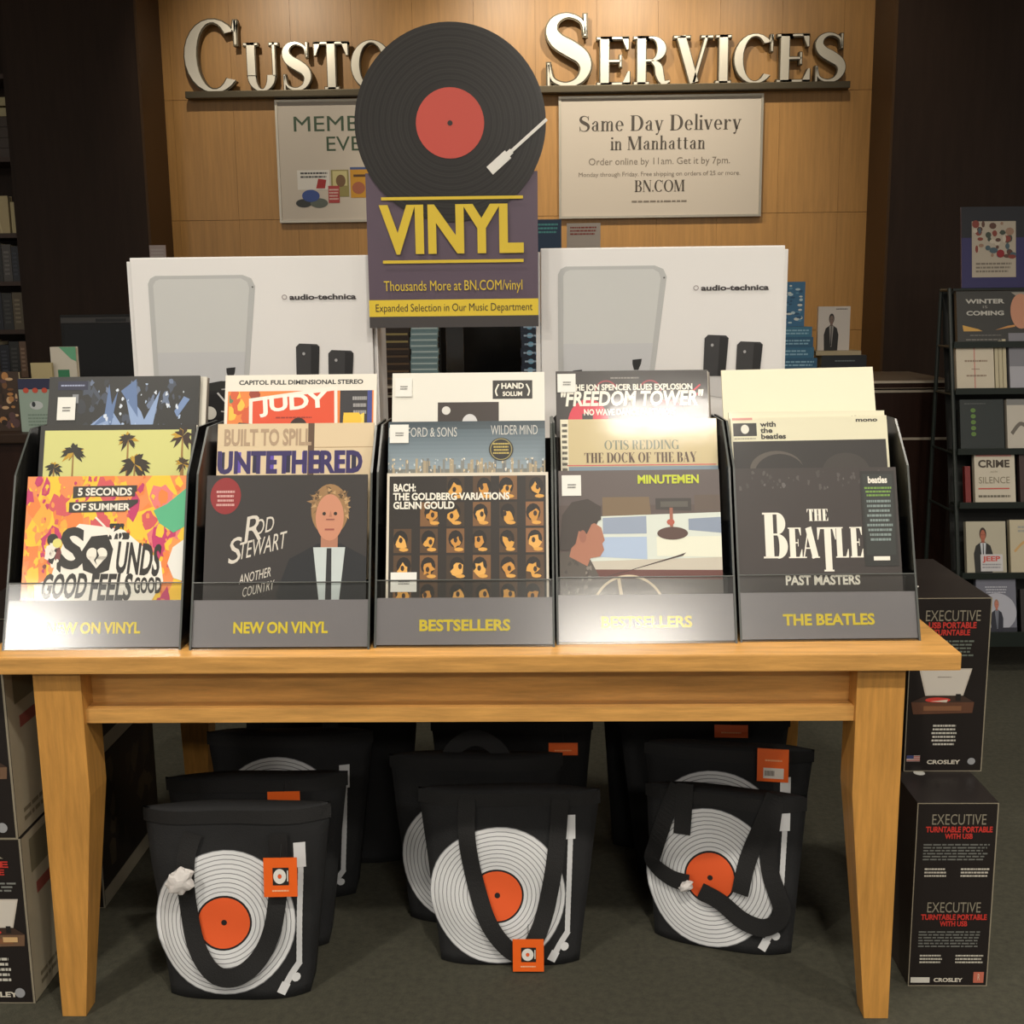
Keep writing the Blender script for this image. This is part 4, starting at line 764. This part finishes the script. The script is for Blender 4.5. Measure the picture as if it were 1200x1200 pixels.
# ================================================================== TOTE BAGS
def tote(label, x, y, ang, wt, wb, h=.375, lean=.06, seed=0, front=None, back_loop=None, tag_at=None, disk=True, disk_z=0, tissue=None, sag=0, shear=0):
    t = thing('tote_bag', label, 'tote bag', (x, y, 0), (0, 0, ang)); rn = random.Random(seed); ph = rn.uniform(0, 6)
    db, dt = .11, .03
    def S(px, pz, o=0, back=False):
        v = pz/h; w_ = wb+(wt-wb)*v; u = px/w_+.5; d = db+(dt-db)*min(1, max(0, v))
        e = min(1, max(0, 1-abs(2*u-1)**4)); r = .005*math.sin(u*9+ph+v*3)*v+.003*math.sin(v*14+u*5+ph)
        zz = pz-sag*v*v*(math.sin(u*math.pi))*.03
        yy = (d if back else 0)+pz*lean/h+((1-e)*.018*(-1 if back else 1))+((-1 if not back else 1)*e*.008)+r-o
        return (px+shear*pz, yy, max(.0015, zz))
    NU, NV = 20, 18
    b = MB(); V = []
    for bk in (False, True):
        for j in range(NV+1):
            for i in range(NU+1):
                v = j/NV; w_ = wb+(wt-wb)*v; V.append(S((i/NU-.5)*w_, v*h, 0, bk))
    b.v = V; M1 = b.mi(CANVAS); n = (NU+1)*(NV+1)
    for k in (0, 1):
        for j in range(NV):
            for i in range(NU):
                q = k*n+j*(NU+1)+i; f = (q, q+1, q+NU+2, q+NU+1); b.f.append(f if k == 0 else f[::-1]); b.m.append(M1)
    for j in range(NV):
        for i in (0, NU):
            q = j*(NU+1)+i; b.f.append((q, q+NU+1, q+n+NU+1, q+n) if i == 0 else (q+NU+1, q, q+n, q+n+NU+1)); b.m.append(M1)
    for i in range(NU): b.f.append((i+1, i, i+n, i+1+n)); b.m.append(M1)
    for i in range(NU):
        q = NV*(NU+1)+i; b.f.append((q, q+1, q+1+n, q+n)); b.m.append(M1)
    b.build('bag_body', t, smooth=True, fix=True)
    # hem
    b = MB()
    hm = [(S((i/NU-.5)*wt*1.0, h-.002, .004), S((i/NU-.5)*wt, h-.03, .003)) for i in range(NU+1)]
    for i in range(NU): b.poly([hm[i][1], hm[i+1][1], hm[i+1][0], hm[i][0]], WEB)
    b.build('hem', t, fix=False)
    if disk:
        a = Art('cloth', False); cx, cz, R_ = -.026, .152+disk_z, .131; LW = (214, 216, 218)
        for i in range(10): r0 = .057+i*.0090; a.ring(cx, cz, r0, r0+.0072, LW, 1, 44)
        for i in range(10): r0 = .057+i*.0090; a.ring(cx, cz, r0+.0072, r0+.0090, (132, 134, 138), 1, 44)
        a.ring(cx, cz, .053, .057, (24, 24, 26), 2, 40)
        for i in range(4): a.ring(cx, cz, .006+.01175*i, .006+.01175*(i+1), (226, 90, 36), 2, 36)
        a.ring(cx, cz, 0, .006, (24, 20, 20), 2, 16)
        for j in range(6): a.rect(.119, .268+.009*j, .143, .277+.009*j, LW, 1)
        for j in range(16): z1 = .268-j*.0125; a.rect(.1265-.0005*j, z1-.0125, .1375-.0005*j, z1, (198, 200, 202), 1)
        a.stroke([(.126, .070), (.108, .046), (.092, .018)], .013, (198, 200, 202), 1); a.ell(.118, .040, .009, .009, (210, 212, 214), 2, 10); a.stroke([(.099, .032), (.088, .012)], .018, (206, 208, 210), 2)
        a.build('record_print', t, lambda u, v, o: S(u, v, .0012+o))
    def strap(path, name='handle', wd=.037, top=False, off=.008):
        c = spline([(tuple(p)+(0,))[:3] for p in path], 8); b = MB(); L_ = []; R_ = []
        for i, p in enumerate(c):
            q0 = c[max(0, i-1)]; q1 = c[min(len(c)-1, i+1)]; dx, dz = q1[0]-q0[0], q1[1]-q0[1]; d = math.hypot(dx, dz) or 1; nx, nz = -dz/d*wd/2, dx/d*wd/2
            o = off+(p[2] if len(p) > 2 else 0)
            def pt(sx, sz):
                zz = sz; 
                s0 = S(max(-.49*wt, min(.49*wt, sx)), min(h, max(.004, zz)), o); return (sx+shear*zz, s0[1]+(max(0, zz-h)*.12), max(.003, zz))
            L_.append(pt(p[0]+nx, p[1]+nz)); R_.append(pt(p[0]-nx, p[1]-nz))
        for i in range(len(c)-1):
            A, B_, C_, D_ = R_[i], R_[i+1], L_[i+1], L_[i]; bk = [(q[0], q[1]+.003, q[2]) for q in (A, B_, C_, D_)]
            b.poly([A, B_, C_, D_], WEB); b.poly(bk[::-1], WEB); b.poly([A, bk[0], bk[1], B_], WEB); b.poly([D_, C_, bk[2], bk[3]], WEB)
        return b.build(name, t, fix=True)
    for p in (front or []): strap(p)
    for p in (back_loop or []): strap(p, off=-.03)
    for tg in (tag_at or []):
        tx, tz, tw, th, code = tg; o0 = .032
        g = MB(); yb_ = S(tx, tz, o0)[1]; yt_ = S(tx, tz+th, o0)[1]; q = [(tx-tw/2, yb_, max(tz, .004)), (tx+tw/2, yb_, max(tz, .004)), (tx+tw/2, yt_, tz+th), (tx-tw/2, yt_, tz+th)]; q2 = [(p[0], p[1]+.0012, p[2]) for p in q]
        OM = mat('tag_orange', (232, 98, 24), .45); g.hexa(q, q2, OM); tgo = g.build('hang_tag', t)
        a = Art()
        if code == 'icon':
            a.rect(.27, .3, .75, .75, (28, 28, 28), 1); a.ring(.48, .53, .06, .19, (222, 220, 214), 2, 24); a.ell(.48, .53, .06, .055, (226, 90, 36), 2, 12); a.rect(.70, .4, .73, .68, (222, 220, 214), 2); a.lines(.25, .12, .75, .2, 1, (240, 190, 150), 1)
        elif code == 'bar':
            a.rect(.2, .1, .85, .42, (214, 206, 196), 1)
            for k in range(9): a.rect(.25+.035*k, .18, .25+.035*k+.018, .34, (70, 64, 60), 2)
            a.lines(.25, .6, .8, .7, 1, (240, 170, 120), 1)
        else: a.lines(.2, .3, .8, .5, 1, (244, 170, 110), 1)
        a.build('tag_print', tgo, lambda u, v, o: tuple(q[0][k]+(q[1][k]-q[0][k])*u+(q[3][k]-q[0][k])*v-(o+.0002 if k == 1 else 0) for k in range(3)))
        g = MB(); s0 = S(tx, tz+th, o0); s1 = S(tx, min(h, tz+th+.02), .012); g.tube([s0, s1], .0008, BLACKM, 5); g.build('tag_cord', t)
    if tissue:
        bm = bmesh.new(); bmesh.ops.create_icosphere(bm, subdivisions=3, radius=1); rq = random.Random(3)
        c0 = S(tissue[0], tissue[1], .03)
        for v in bm.verts:
            k = 1+.28*math.sin(v.co.x*5+1)*math.cos(v.co.z*6)+rq.uniform(-.1, .1)
            v.co = Vector((c0[0]+v.co.x*tissue[2]*k, c0[1]+v.co.y*.014, c0[2]+v.co.z*tissue[3]*k+v.co.x*.006))
        me = bpy.data.meshes.new('tissue'); bm.to_mesh(me); bm.free(); me.materials.append(mat('tissue_paper', (214, 210, 208), .8)); link(bpy.data.objects.new('tissue_wad', me), t)
    return t
UP_ = [[(-.085, .30), (-.09, .40), (-.07, .50), (.0, .535), (.075, .50), (.095, .40), (.09, .30)]]
A = [[(-.085, .345), (-.10, .29), (-.098, .20), (-.082, .12, .004), (-.045, .068, .012), (0, .060, .014), (.045, .09, .012), (.075, .15, .006), (.088, .24), (.09, .345)]]
tote('black tote bag with record print and a white tissue wad, front of the left group', -.626, .095, .035, .388, .290, .392, .06, 1, A, None, [(.097, .225, .068, .080, 'icon')], tissue=(-.105, .262, .026, .025), disk_z=.008)
B_ = [[(-.09, .36), (-.09, .28), (-.075, .19), (-.045, .10, .006), (0, .045, .012), (.035, .042, .014), (.07, .10, .010), (.092, .19, .004), (.105, .28), (.11, .36)]]
tote('black tote bag with record print, front of the middle group, orange tag low down', -.069, .22, 0, .395, .300, .372, .06, 2, B_, None, [(.040, .006, .066, .070, 'icon')])
C_ = [[(-.10, .345), (-.125, .28), (-.15, .20, .004), (-.155, .165, .008), (-.11, .145, .010), (-.07, .142, .012)], [(-.085, .35), (-.09, .24, .0)], [(.11, .345), (.085, .28), (.055, .20, .004), (.04, .13, .006)], [(-.045, .130, .014), (0, .11, .014), (.05, .075, .012), (.10, .065, .008), (.13, .10, .004), (.10, .2), (.11, .33)]]
tote('black tote bag with record print, front of the right group, straps tangled', .395, .285, -.26, .355, .300, .335, .07, 3, C_, None, None, tissue=(-.075, .14, .014, .010), shear=-.02)
tote('black tote bag second in the left group, orange tag showing above the front bag', -.625, .275, .05, .40, .30, .385, .05, 4, None, None, [(.068, .325, .070, .045, 'plain')])
tote('black tote bag third in the left group, only the rim of its white print showing', -.60, .50, .02, .40, .30, .40, .05, 5, None, UP_, None, disk_z=.05)
tote('black tote bag last in the left group, behind all the others', -.52, .68, 0, .42, .34, .41, .04, 6, None, [[(-.08, .3), (-.09, .42), (-.05, .49), (.02, .5), (.08, .44), (.09, .32)]], None, disk=False)
tote('black tote bag second in the middle group, shifted left behind the front bag', -.150, .39, -.02, .40, .31, .385, .05, 7, None, [[(-.05, .3), (-.06, .38), (.0, .42), (.06, .38), (.05, .3)]], None)
tote('black tote bag third in the middle group, dull orange tag at its right', -.07, .58, 0, .40, .31, .40, .05, 8, None, UP_, [(.125, .33, .07, .03, 'plain')], disk=False)
tote('black tote bag last in the middle group, behind all the others', -.06, .74, 0, .40, .33, .41, .03, 9, None, [[(-.08, .3), (-.09, .42), (-.05, .49), (.02, .5), (.08, .44), (.09, .32)]], None, disk=False)
tote('black tote bag second in the right group, orange tag with barcode at its right', .43, .45, -.16, .39, .30, .385, .04, 10, None, None, [(.10, .325, .07, .075, 'bar')], disk_z=.035)
tote('black tote bag third in the right group, up against the table leg', .40, .60, -.06, .42, .32, .405, .04, 11, None, [[(-.1, .28), (-.11, .4), (-.06, .48), (.02, .49), (.07, .42), (.08, .32)]], [(.06, .37, .08, .03, 'plain')], disk=False)
tote('black tote bag last in the right group, behind all the others', .36, .76, 0, .40, .34, .42, .03, 12, None, [[(-.08, .3), (-.09, .42), (-.05, .49), (.02, .5), (.08, .44), (.09, .32)]], None, disk=False)
# ================================================================== PORTABLE TURNTABLE CARTONS on the floor
RDT = (190, 52, 44); GDT = (132, 126, 110); GYT = (120, 122, 118)
def ttpic(a, x0, y0, x1, y1, deck=(96, 62, 44)):
    W = x1-x0; Hh = y1-y0
    def p(u, v): return (x0+u*W, y0+v*Hh)
    a.poly([p(.22, .42), p(.82, .42), p(.94, 1), p(.10, 1)], (196, 188, 176), 2); a.poly([p(.24, .44), p(.80, .44), p(.91, .97), p(.13, .97)], (206, 200, 190), 3); a.lines(*p(.4, .8), *p(.62, .84), 1, (150, 140, 130), 4)
    a.poly([p(0, .28), p(.2, .40), p(.84, .40), p(1, .28), p(.98, .05), p(.04, .02)], deck, 2); a.poly([p(0, .28), p(.2, .40), p(.84, .40), p(1, .28)], (60, 44, 36), 3); a.ell(*p(.42, .33), W*.2, Hh*.055, (200, 60, 50), 4, 20); a.poly([p(.3, .3), p(.56, .28), p(.58, .34)], (206, 196, 180), 5)
    a.rect(*p(.7, .32), *p(.78, .46), (30, 28, 26), 5); a.rect(*p(.2, .1), *p(.8, .2), (130, 88, 60), 4)
def tcarton(label, x, y, z, w, d, h, front, fm=None, ang=0, side_print=None, sticker=None):
    t = thing('turntable_carton', label, 'box', (x, y, z), (0, 0, ang))
    bx('carton', -w/2, 0, 0, w/2, d, h, DARKC, t, .0015, fm); e = .004
    front.build('front_print', t, flatmap(w, h))
    if side_print: side_print.build('side_print', t, lambda u, v, o: (w/2+o+.0003, u*d, v*h))
    if sticker: b = MB(); b.disc((sticker[0], sticker[1]), .012, h, h+.0006, mat('seal', (196, 196, 190), .4), 14); b.build('seal_sticker', t)
    return t
def rim(a, c=(140, 132, 114)): a.rect(0, 0, 1, .005, c, 1); a.rect(0, .995, 1, 1, c, 1); a.rect(0, 0, .012, 1, c, 1); a.rect(.985, 0, 1, 1, c, 1)
a = Art(); rim(a)
for oy, seed in ((0, 1), (-.475, 5)):
    a.text('EXECUTIVE', .52, .885+oy, .055, GDT, 2, w=.68, al='C'); a.text('TURNTABLE PORTABLE', .53, .845+oy, .028, RDT, 2, w=.82, al='C', bold=1); a.text('WITH USB', .53, .81+oy, .026, RDT, 2, w=.34, al='C', bold=1)
    a.lines(.1, .69+oy, .93, .785+oy, 6, (104, 106, 102), 2, seed); a.lines(.13, .60+oy, .42, .655+oy, 3, (186, 182, 170), 2, seed+1); a.lines(.58, .60+oy, .94, .655+oy, 3, (186, 182, 170), 2, seed+2)
a.rect(.03, .02, .27, .05, (206, 204, 196), 2); a.text('CROSLEY', .5, .025, .02, (206, 200, 186), 2, w=.36, al='C', bold=1); a.rect(.82, .02, .95, .08, (186, 104, 84), 2); a.text('R', .885, .035, .035, (220, 200, 180), 3, al='C')
sp = Art(); sp.rect(0, 0, 1, 1, (40, 34, 32))
tcarton('black portable turntable carton standing on the carpet, under the other by the right table leg', .841, .142, 0, .163, .37, .405, a, sticker=(-.03, .15), fm={'left': mat('carton_side', (60, 50, 44), .4)})
a = Art(); rim(a); a.text('EXECUTIVE', .52, .87, .06, GDT, 2, w=.70, al='C'); a.text('USB PORTABLE', .52, .83, .032, RDT, 2, w=.6, al='C', bold=1); a.text('TURNTABLE', .52, .79, .03, RDT, 2, w=.45, al='C', bold=1); a.lines(.14, .665, .82, .765, 5, (100, 108, 100), 2, 3)
ttpic(a, .05, .33, .85, .60); a.lines(.3, .15, .68, .28, 6, (196, 194, 184), 2, 6, 'C'); a.text('CROSLEY', .5, .045, .022, (206, 200, 186), 2, w=.42, al='C', bold=1); a.ell(.86, .06, .05, .02, (150, 152, 156), 2, 16)
a.rect(.03, .06, .2, .095, (206, 196, 190), 2); a.rect(.03, .076, .12, .095, (60, 70, 120), 3)
for k in range(3): a.rect(.03 if k < 1 else .12, .064+.011*k, .2, .069+.011*k, (180, 70, 60), 4)
tcarton('black portable turntable carton stacked on top of the other at the right table end', .863, .30, .4055, .166, .37, .384, a, sticker=(-.05, .10), fm={'right': CREAMC})
def cruiser(lab, x, y, z, h):
    a = Art(); rim(a); a.text('CRUISER', .50, .885, .05, GDT, 2, w=.72, al='C', bold=1); a.text('PORTABLE', .60, .83, .035, RDT, 2, w=.60, al='C', bold=1); a.text('TURNTABLE', .62, .785, .032, RDT, 2, w=.5, al='C', bold=1); a.lines(.3, .68, .96, .745, 3, GYT, 2, 3)
    ttpic(a, .56, .34, .97, .64, (110, 84, 64)); a.rect(.60, .37, .78, .42, (206, 196, 176), 5); a.rect(.82, .38, .92, .41, (206, 170, 120), 5); a.lines(.55, .13, .88, .29, 5, (196, 194, 184), 2, 6, 'C'); a.text('CROSLEY', .72, .04, .03, (206, 200, 186), 2, w=.32, al='C', bold=1); a.ell(.90, .065, .035, .03, (150, 152, 156), 2, 16)
    s = Art(); s.rect(.1, .75, .45, .95, (120, 114, 92), 1); s.poly([(.5, .72), (.9, .72), (.9, .95), (.5, .95)], (84, 80, 60), 1); s.rect(.15, .6, .85, .67, (150, 80, 70), 1); s.lines(.1, .05, .9, .15, 2, (120, 112, 92), 1)
    return tcarton(lab, x, y, z, .30, .33, h, a, fm={'right': CREAMC, 'left': CREAMC}, side_print=s)
cruiser('black portable turntable carton on the carpet left of the table leg, lower of two', -1.192, .075, 0, .362); cruiser('black portable turntable carton under the table top at far left, upper of two', -1.196, .075, .3625, .358)
def dk_carton(lab, z, h, y):
    a = Art(); rim(a); s = Art(); s.rect(0, .12, 1, 1, (52, 46, 40), 1); blotch(s, 24, [(72, 62, 50), (40, 36, 32), (86, 76, 60)], .05, .15, .95, .95, (.04, .1), 2, int(z*100)+2)
    tcarton(lab, -1.192, y, z, .31, .40, h, a, fm={'right': CREAMC}, side_print=s)
dk_carton('turntable carton behind the left table leg with a dark patterned side, on the carpet', 0, .362, .455); dk_carton('turntable carton behind the left table leg, resting on the one with dark patterned side', .3625, .35, .455)
# ================================================================== BOOK RACK at the right
rk = thing('book_rack', 'dark green wire book rack with tilted shelves of books at the right edge', 'book rack', (1.585, 0, 0))
RW = .72
def fy(z): return 2.124+.26*z
for xx in (0, RW):
    b = MB(); b.tube([(xx, 2.20, 0), (xx, fy(.1)+.02, .12), (xx, fy(1.44), 1.44)], .008, GREENW); b.tube([(xx, 2.60, 0), (xx, 2.59, 1.44)], .008, GREENW); b.tube([(xx, fy(1.44), 1.435), (xx, 2.59, 1.435)], .007, GREENW)
    for zz in (.35, .6, .82, 1.04, 1.22): b.tube([(xx, fy(zz)+.01, zz), (xx, 2.60-.007*zz, zz)], .005, GREENW)
    b.build('side_frame', rk)
shz = [.160, .375, .632, .830, 1.054, 1.228]
for k, z in enumerate(shz):
    y0 = fy(z)-.008
    bx('shelf', .006, y0, z-.010, RW-.006, y0+(.10 if k > 0 else .16), z-.002, GREENW, rk, .001); bx('shelf_lip', .006, y0-.006, z-(.012 if k else .045), RW-.006, y0, z+.012, GREENW, rk, .001)
b = MB(); b.hexa([(.010, fy(.16)+.115, .16), (RW-.010, fy(.16)+.115, .16), (RW-.010, fy(.16)+.12, .16), (.010, fy(.16)+.12, .16)], [(.010, fy(1.43)+.115, 1.43), (RW-.010, fy(1.43)+.115, 1.43), (RW-.010, fy(1.43)+.12, 1.43), (.010, fy(1.43)+.12, 1.43)], mat('rack_back', (26, 28, 26), .6)); b.build('back_panel', rk)
b = MB(); b.box(.012, fy(1.43)-.004, 1.432, RW-.012, 2.585, 1.44, GREENW); b.build('top_shelf', rk)
TLT = math.radians(-14)
def rbook(label, u, tier, w, h, art, cover, d=.024, dyy=0, dz=0):
    z = shz[tier]+.004+dz; t = book(label, 1.585+u, fy(z)+.016+dyy, z, w, d, h, cover, art=art, standing=True); t.rotation_euler = (TLT, 0, 0); return t
a = Art(); a.rect(0, 0, 1, 1, (58, 58, 56))
a.text('WINTER', .27, .76, .08, (190, 188, 180), 3, w=.36, al='C', bold=1); a.text('IS', .27, .665, .05, (150, 148, 140), 3, al='C'); a.text('COMING', .27, .53, .08, (190, 188, 180), 3, w=.36, al='C', bold=1)
a.poly([(.05, .34), (.2, .26), (.24, .22), (.06, .22)], (206, 160, 80), 2); a.poly([(.36, .24), (.55, .30), (.55, .34), (.48, .32)], (196, 140, 80), 2); a.lines(.12, .12, .42, .16, 1, (110, 108, 104), 2); a.lines(.08, .03, .45, .08, 1, (120, 118, 112), 2)
a.poly([(.52, .97), (1, .97), (1, .6), (.8, .5), (.7, .7)], (150, 144, 134), 2); a.ell(.61, .60, .10, .34, (196, 140, 112), 3); a.ell(.87, .50, .11, .25, (206, 160, 130), 5); a.ell(.87, .66, .14, .16, (50, 44, 40), 4); a.ell(.83, .55, .015, .02, (70, 50, 40), 6, 8); a.ell(.91, .55, .015, .02, (70, 50, 40), 6, 8); a.rect(.84, .40, .90, .415, (150, 80, 70), 6); a.rect(.80, .02, .96, .28, (196, 150, 120), 4)
rbook('black wide book with gold tips and faces, top shelf of the book rack', .225, 5, .40, .20, a, (58, 58, 56))
a = Art(); a.rect(0, 0, 1, 1, (206, 196, 176)); a.rect(.47, 0, .5, 1, (196, 130, 120), 1); a.lines(.2, .58, .85, .66, 1, (150, 130, 112), 2, 3, 'C'); a.lines(.4, .42, .62, .46, 1, (150, 130, 112), 2, 3); a.lines(.2, .26, .85, .33, 1, (150, 130, 112), 2, 5, 'C')
rbook('cream book with a thin red vertical line below the gold-tipped book', .088, 4, .142, .175, a, (206, 196, 176))
for k in range(3): rbook('%s cream-edged book seen by its pages beside the red-lined one' % ['leftmost', 'middle', 'rightmost'][k], .170+.015*k, 4, .013, .18+.006*k, None, (190, 180, 150))
a = Art(); a.rect(0, 0, 1, 1, (128, 128, 136)); a.rect(0, 0, 1, .4, (170, 170, 178), 2); man(a, .62, -.1, .75, (34, 34, 44), l=3); a.lines(.1, .72, .8, .78, 1, (176, 176, 184), 2)
rbook('grey book with a suited figure beside the cream-edged books', .293, 4, .15, .215, a, (128, 128, 136))
a = Art(); a.rect(0, 0, 1, 1, (38, 46, 46)); [a.ell(.30, .78-.12*k, .06, .045, (96, 130, 60), 2, 9) for k in range(5)]; a.lines(.1, .9, .6, .93, 1, (96, 100, 98), 2)
rbook('dark green book with a column of small green dots', .11, 3, .165, .19, a, (38, 46, 46), dyy=.01)
a = Art(); a.rect(0, 0, 1, 1, (196, 190, 178)); a.rect(0, .88, 1, 1, (130, 130, 128), 2); a.stroke([(.1, .3), (.3, .5), (.5, .45), (.8, .6)], .08, (110, 104, 96), 2); a.ell(.6, .2, .1, .05, (80, 76, 70), 2)
rbook('off-white book with a grey brushstroke beside the green-dotted book', .285, 3, .16, .19, a, (196, 190, 178), dyy=.01)
a = Art(); a.rect(0, 0, 1, 1, (206, 198, 180)); a.rect(.04, .86, .92, .98, (206, 140, 130), 2); a.lines(.1, .89, .86, .95, 1, (220, 190, 176), 3); a.text('CRIME', .48, .66, .13, (70, 60, 50), 3, w=.78, al='C', bold=1); a.text('and the', .48, .56, .04, (150, 140, 120), 3, al='C'); a.text('SILENCE', .48, .36, .12, (140, 132, 112), 3, w=.78, al='C'); a.rect(.08, .25, .85, .275, (196, 90, 80), 3); a.lines(.08, .08, .88, .16, 1, (110, 104, 90), 3)
rbook('cream book titled with large capital words over a thin red line', .147, 2, .152, .205, a, (206, 198, 180))
rbook('dark maroon book standing beside the book with large capital words', .318, 2, .155, .205, Art().rect(0, 0, 1, 1, (62, 46, 44)).lines(.2, .6, .8, .8, 2, (120, 90, 60), 2), (62, 46, 44))
rbook('narrow red book seen edge-on at the left of the rack', .045, 2, .02, .14, None, (120, 30, 28))
a = Art(); a.rect(0, 0, 1, 1, (186, 180, 160)); man(a, .42, .0, .88, (36, 36, 34), (176, 100, 76), (60, 44, 36), l=2); a.rect(.34, .03, .90, .36, (206, 204, 206), 8); a.text('JEEP', .62, .23, .09, (206, 90, 80), 9, w=.42, al='C', bold=1); a.lines(.38, .08, .86, .19, 2, (150, 150, 156), 9)
rbook('pale book with a man in black suit above a white panel with red word', .105, 1, .148, .195, a, (186, 180, 160))
a = Art(); a.rect(0, 0, 1, 1, (196, 186, 160)); a.stroke([(.1, .4), (.4, .6), (.7, .5), (.95, .7)], .05, (206, 166, 110), 2); a.lines(.2, .75, .8, .9, 2, (160, 160, 156), 2)
rbook('sand-coloured book with orange wavy stripe at the right of the rack', .27, 1, .15, .20, a, (196, 186, 160))
a = Art(); a.rect(0, 0, 1, 1, (110, 112, 126)); a.ell(.5, .35, .5, .34, (176, 178, 190), 2); a.rect(0, 0, 1, .08, (40, 42, 54), 3); man(a, .5, .0, .58, (36, 38, 52), (190, 120, 100), (160, 120, 100), (120, 124, 136), (90, 96, 110), 4); a.lines(.2, .68, .8, .82, 3, (176, 178, 190), 3, 3, 'C')
rbook('grey-blue book with a seated suited man, lowest shelf of the rack', .135, 0, .148, .212, a, (110, 112, 126))
rbook('black book beside the seated-man book on the lowest shelf', .30, 0, .15, .16, Art().rect(0, 0, 1, 1, (34, 30, 30)).lines(.2, .5, .8, .7, 2, (90, 80, 70), 2), (34, 30, 30))
rs = thing('rack_sign', 'dark blue sign with a small colourful picture standing on the book rack', 'sign', (1.755, 2.50, 1.441), (math.radians(-9), 0, .04))
b = MB(); b.box(-.125, 0, 0, .125, .008, .31, mat('sign_navy', (44, 40, 92), .35, coat=.3)); b.build('sign_panel', rs, .001); b = MB(); b.hexa([(-.05, .008, .0), (.05, .008, 0), (.05, .016, 0), (-.05, .016, 0)], [(-.05, .009, .2), (.05, .009, .2), (.05, .012, .2), (-.05, .012, .2)], BLACKM); b.build('easel_back', rs)
a = Art(); a.rect(0, .62, 1, 1, (30, 32, 40), 1); a.rect(.16, .13, .84, .82, (176, 166, 150), 2); rn = random.Random(8)
for k in range(40): a.ell(rn.uniform(.2, .8), rn.uniform(.38, .80), rn.uniform(.02, .07), rn.uniform(.02, .05), rn.choice([(90, 60, 50), (150, 120, 100), (60, 70, 60), (196, 186, 170), (130, 60, 50), (70, 90, 100)]), 3+k % 3, 9)
a.ell(.6, .42, .06, .05, (140, 30, 36), 7, 12); a.lines(.22, .18, .78, .32, 3, (120, 112, 100), 3)
a.build('sign_print', rs, flatmap(.25, .31))
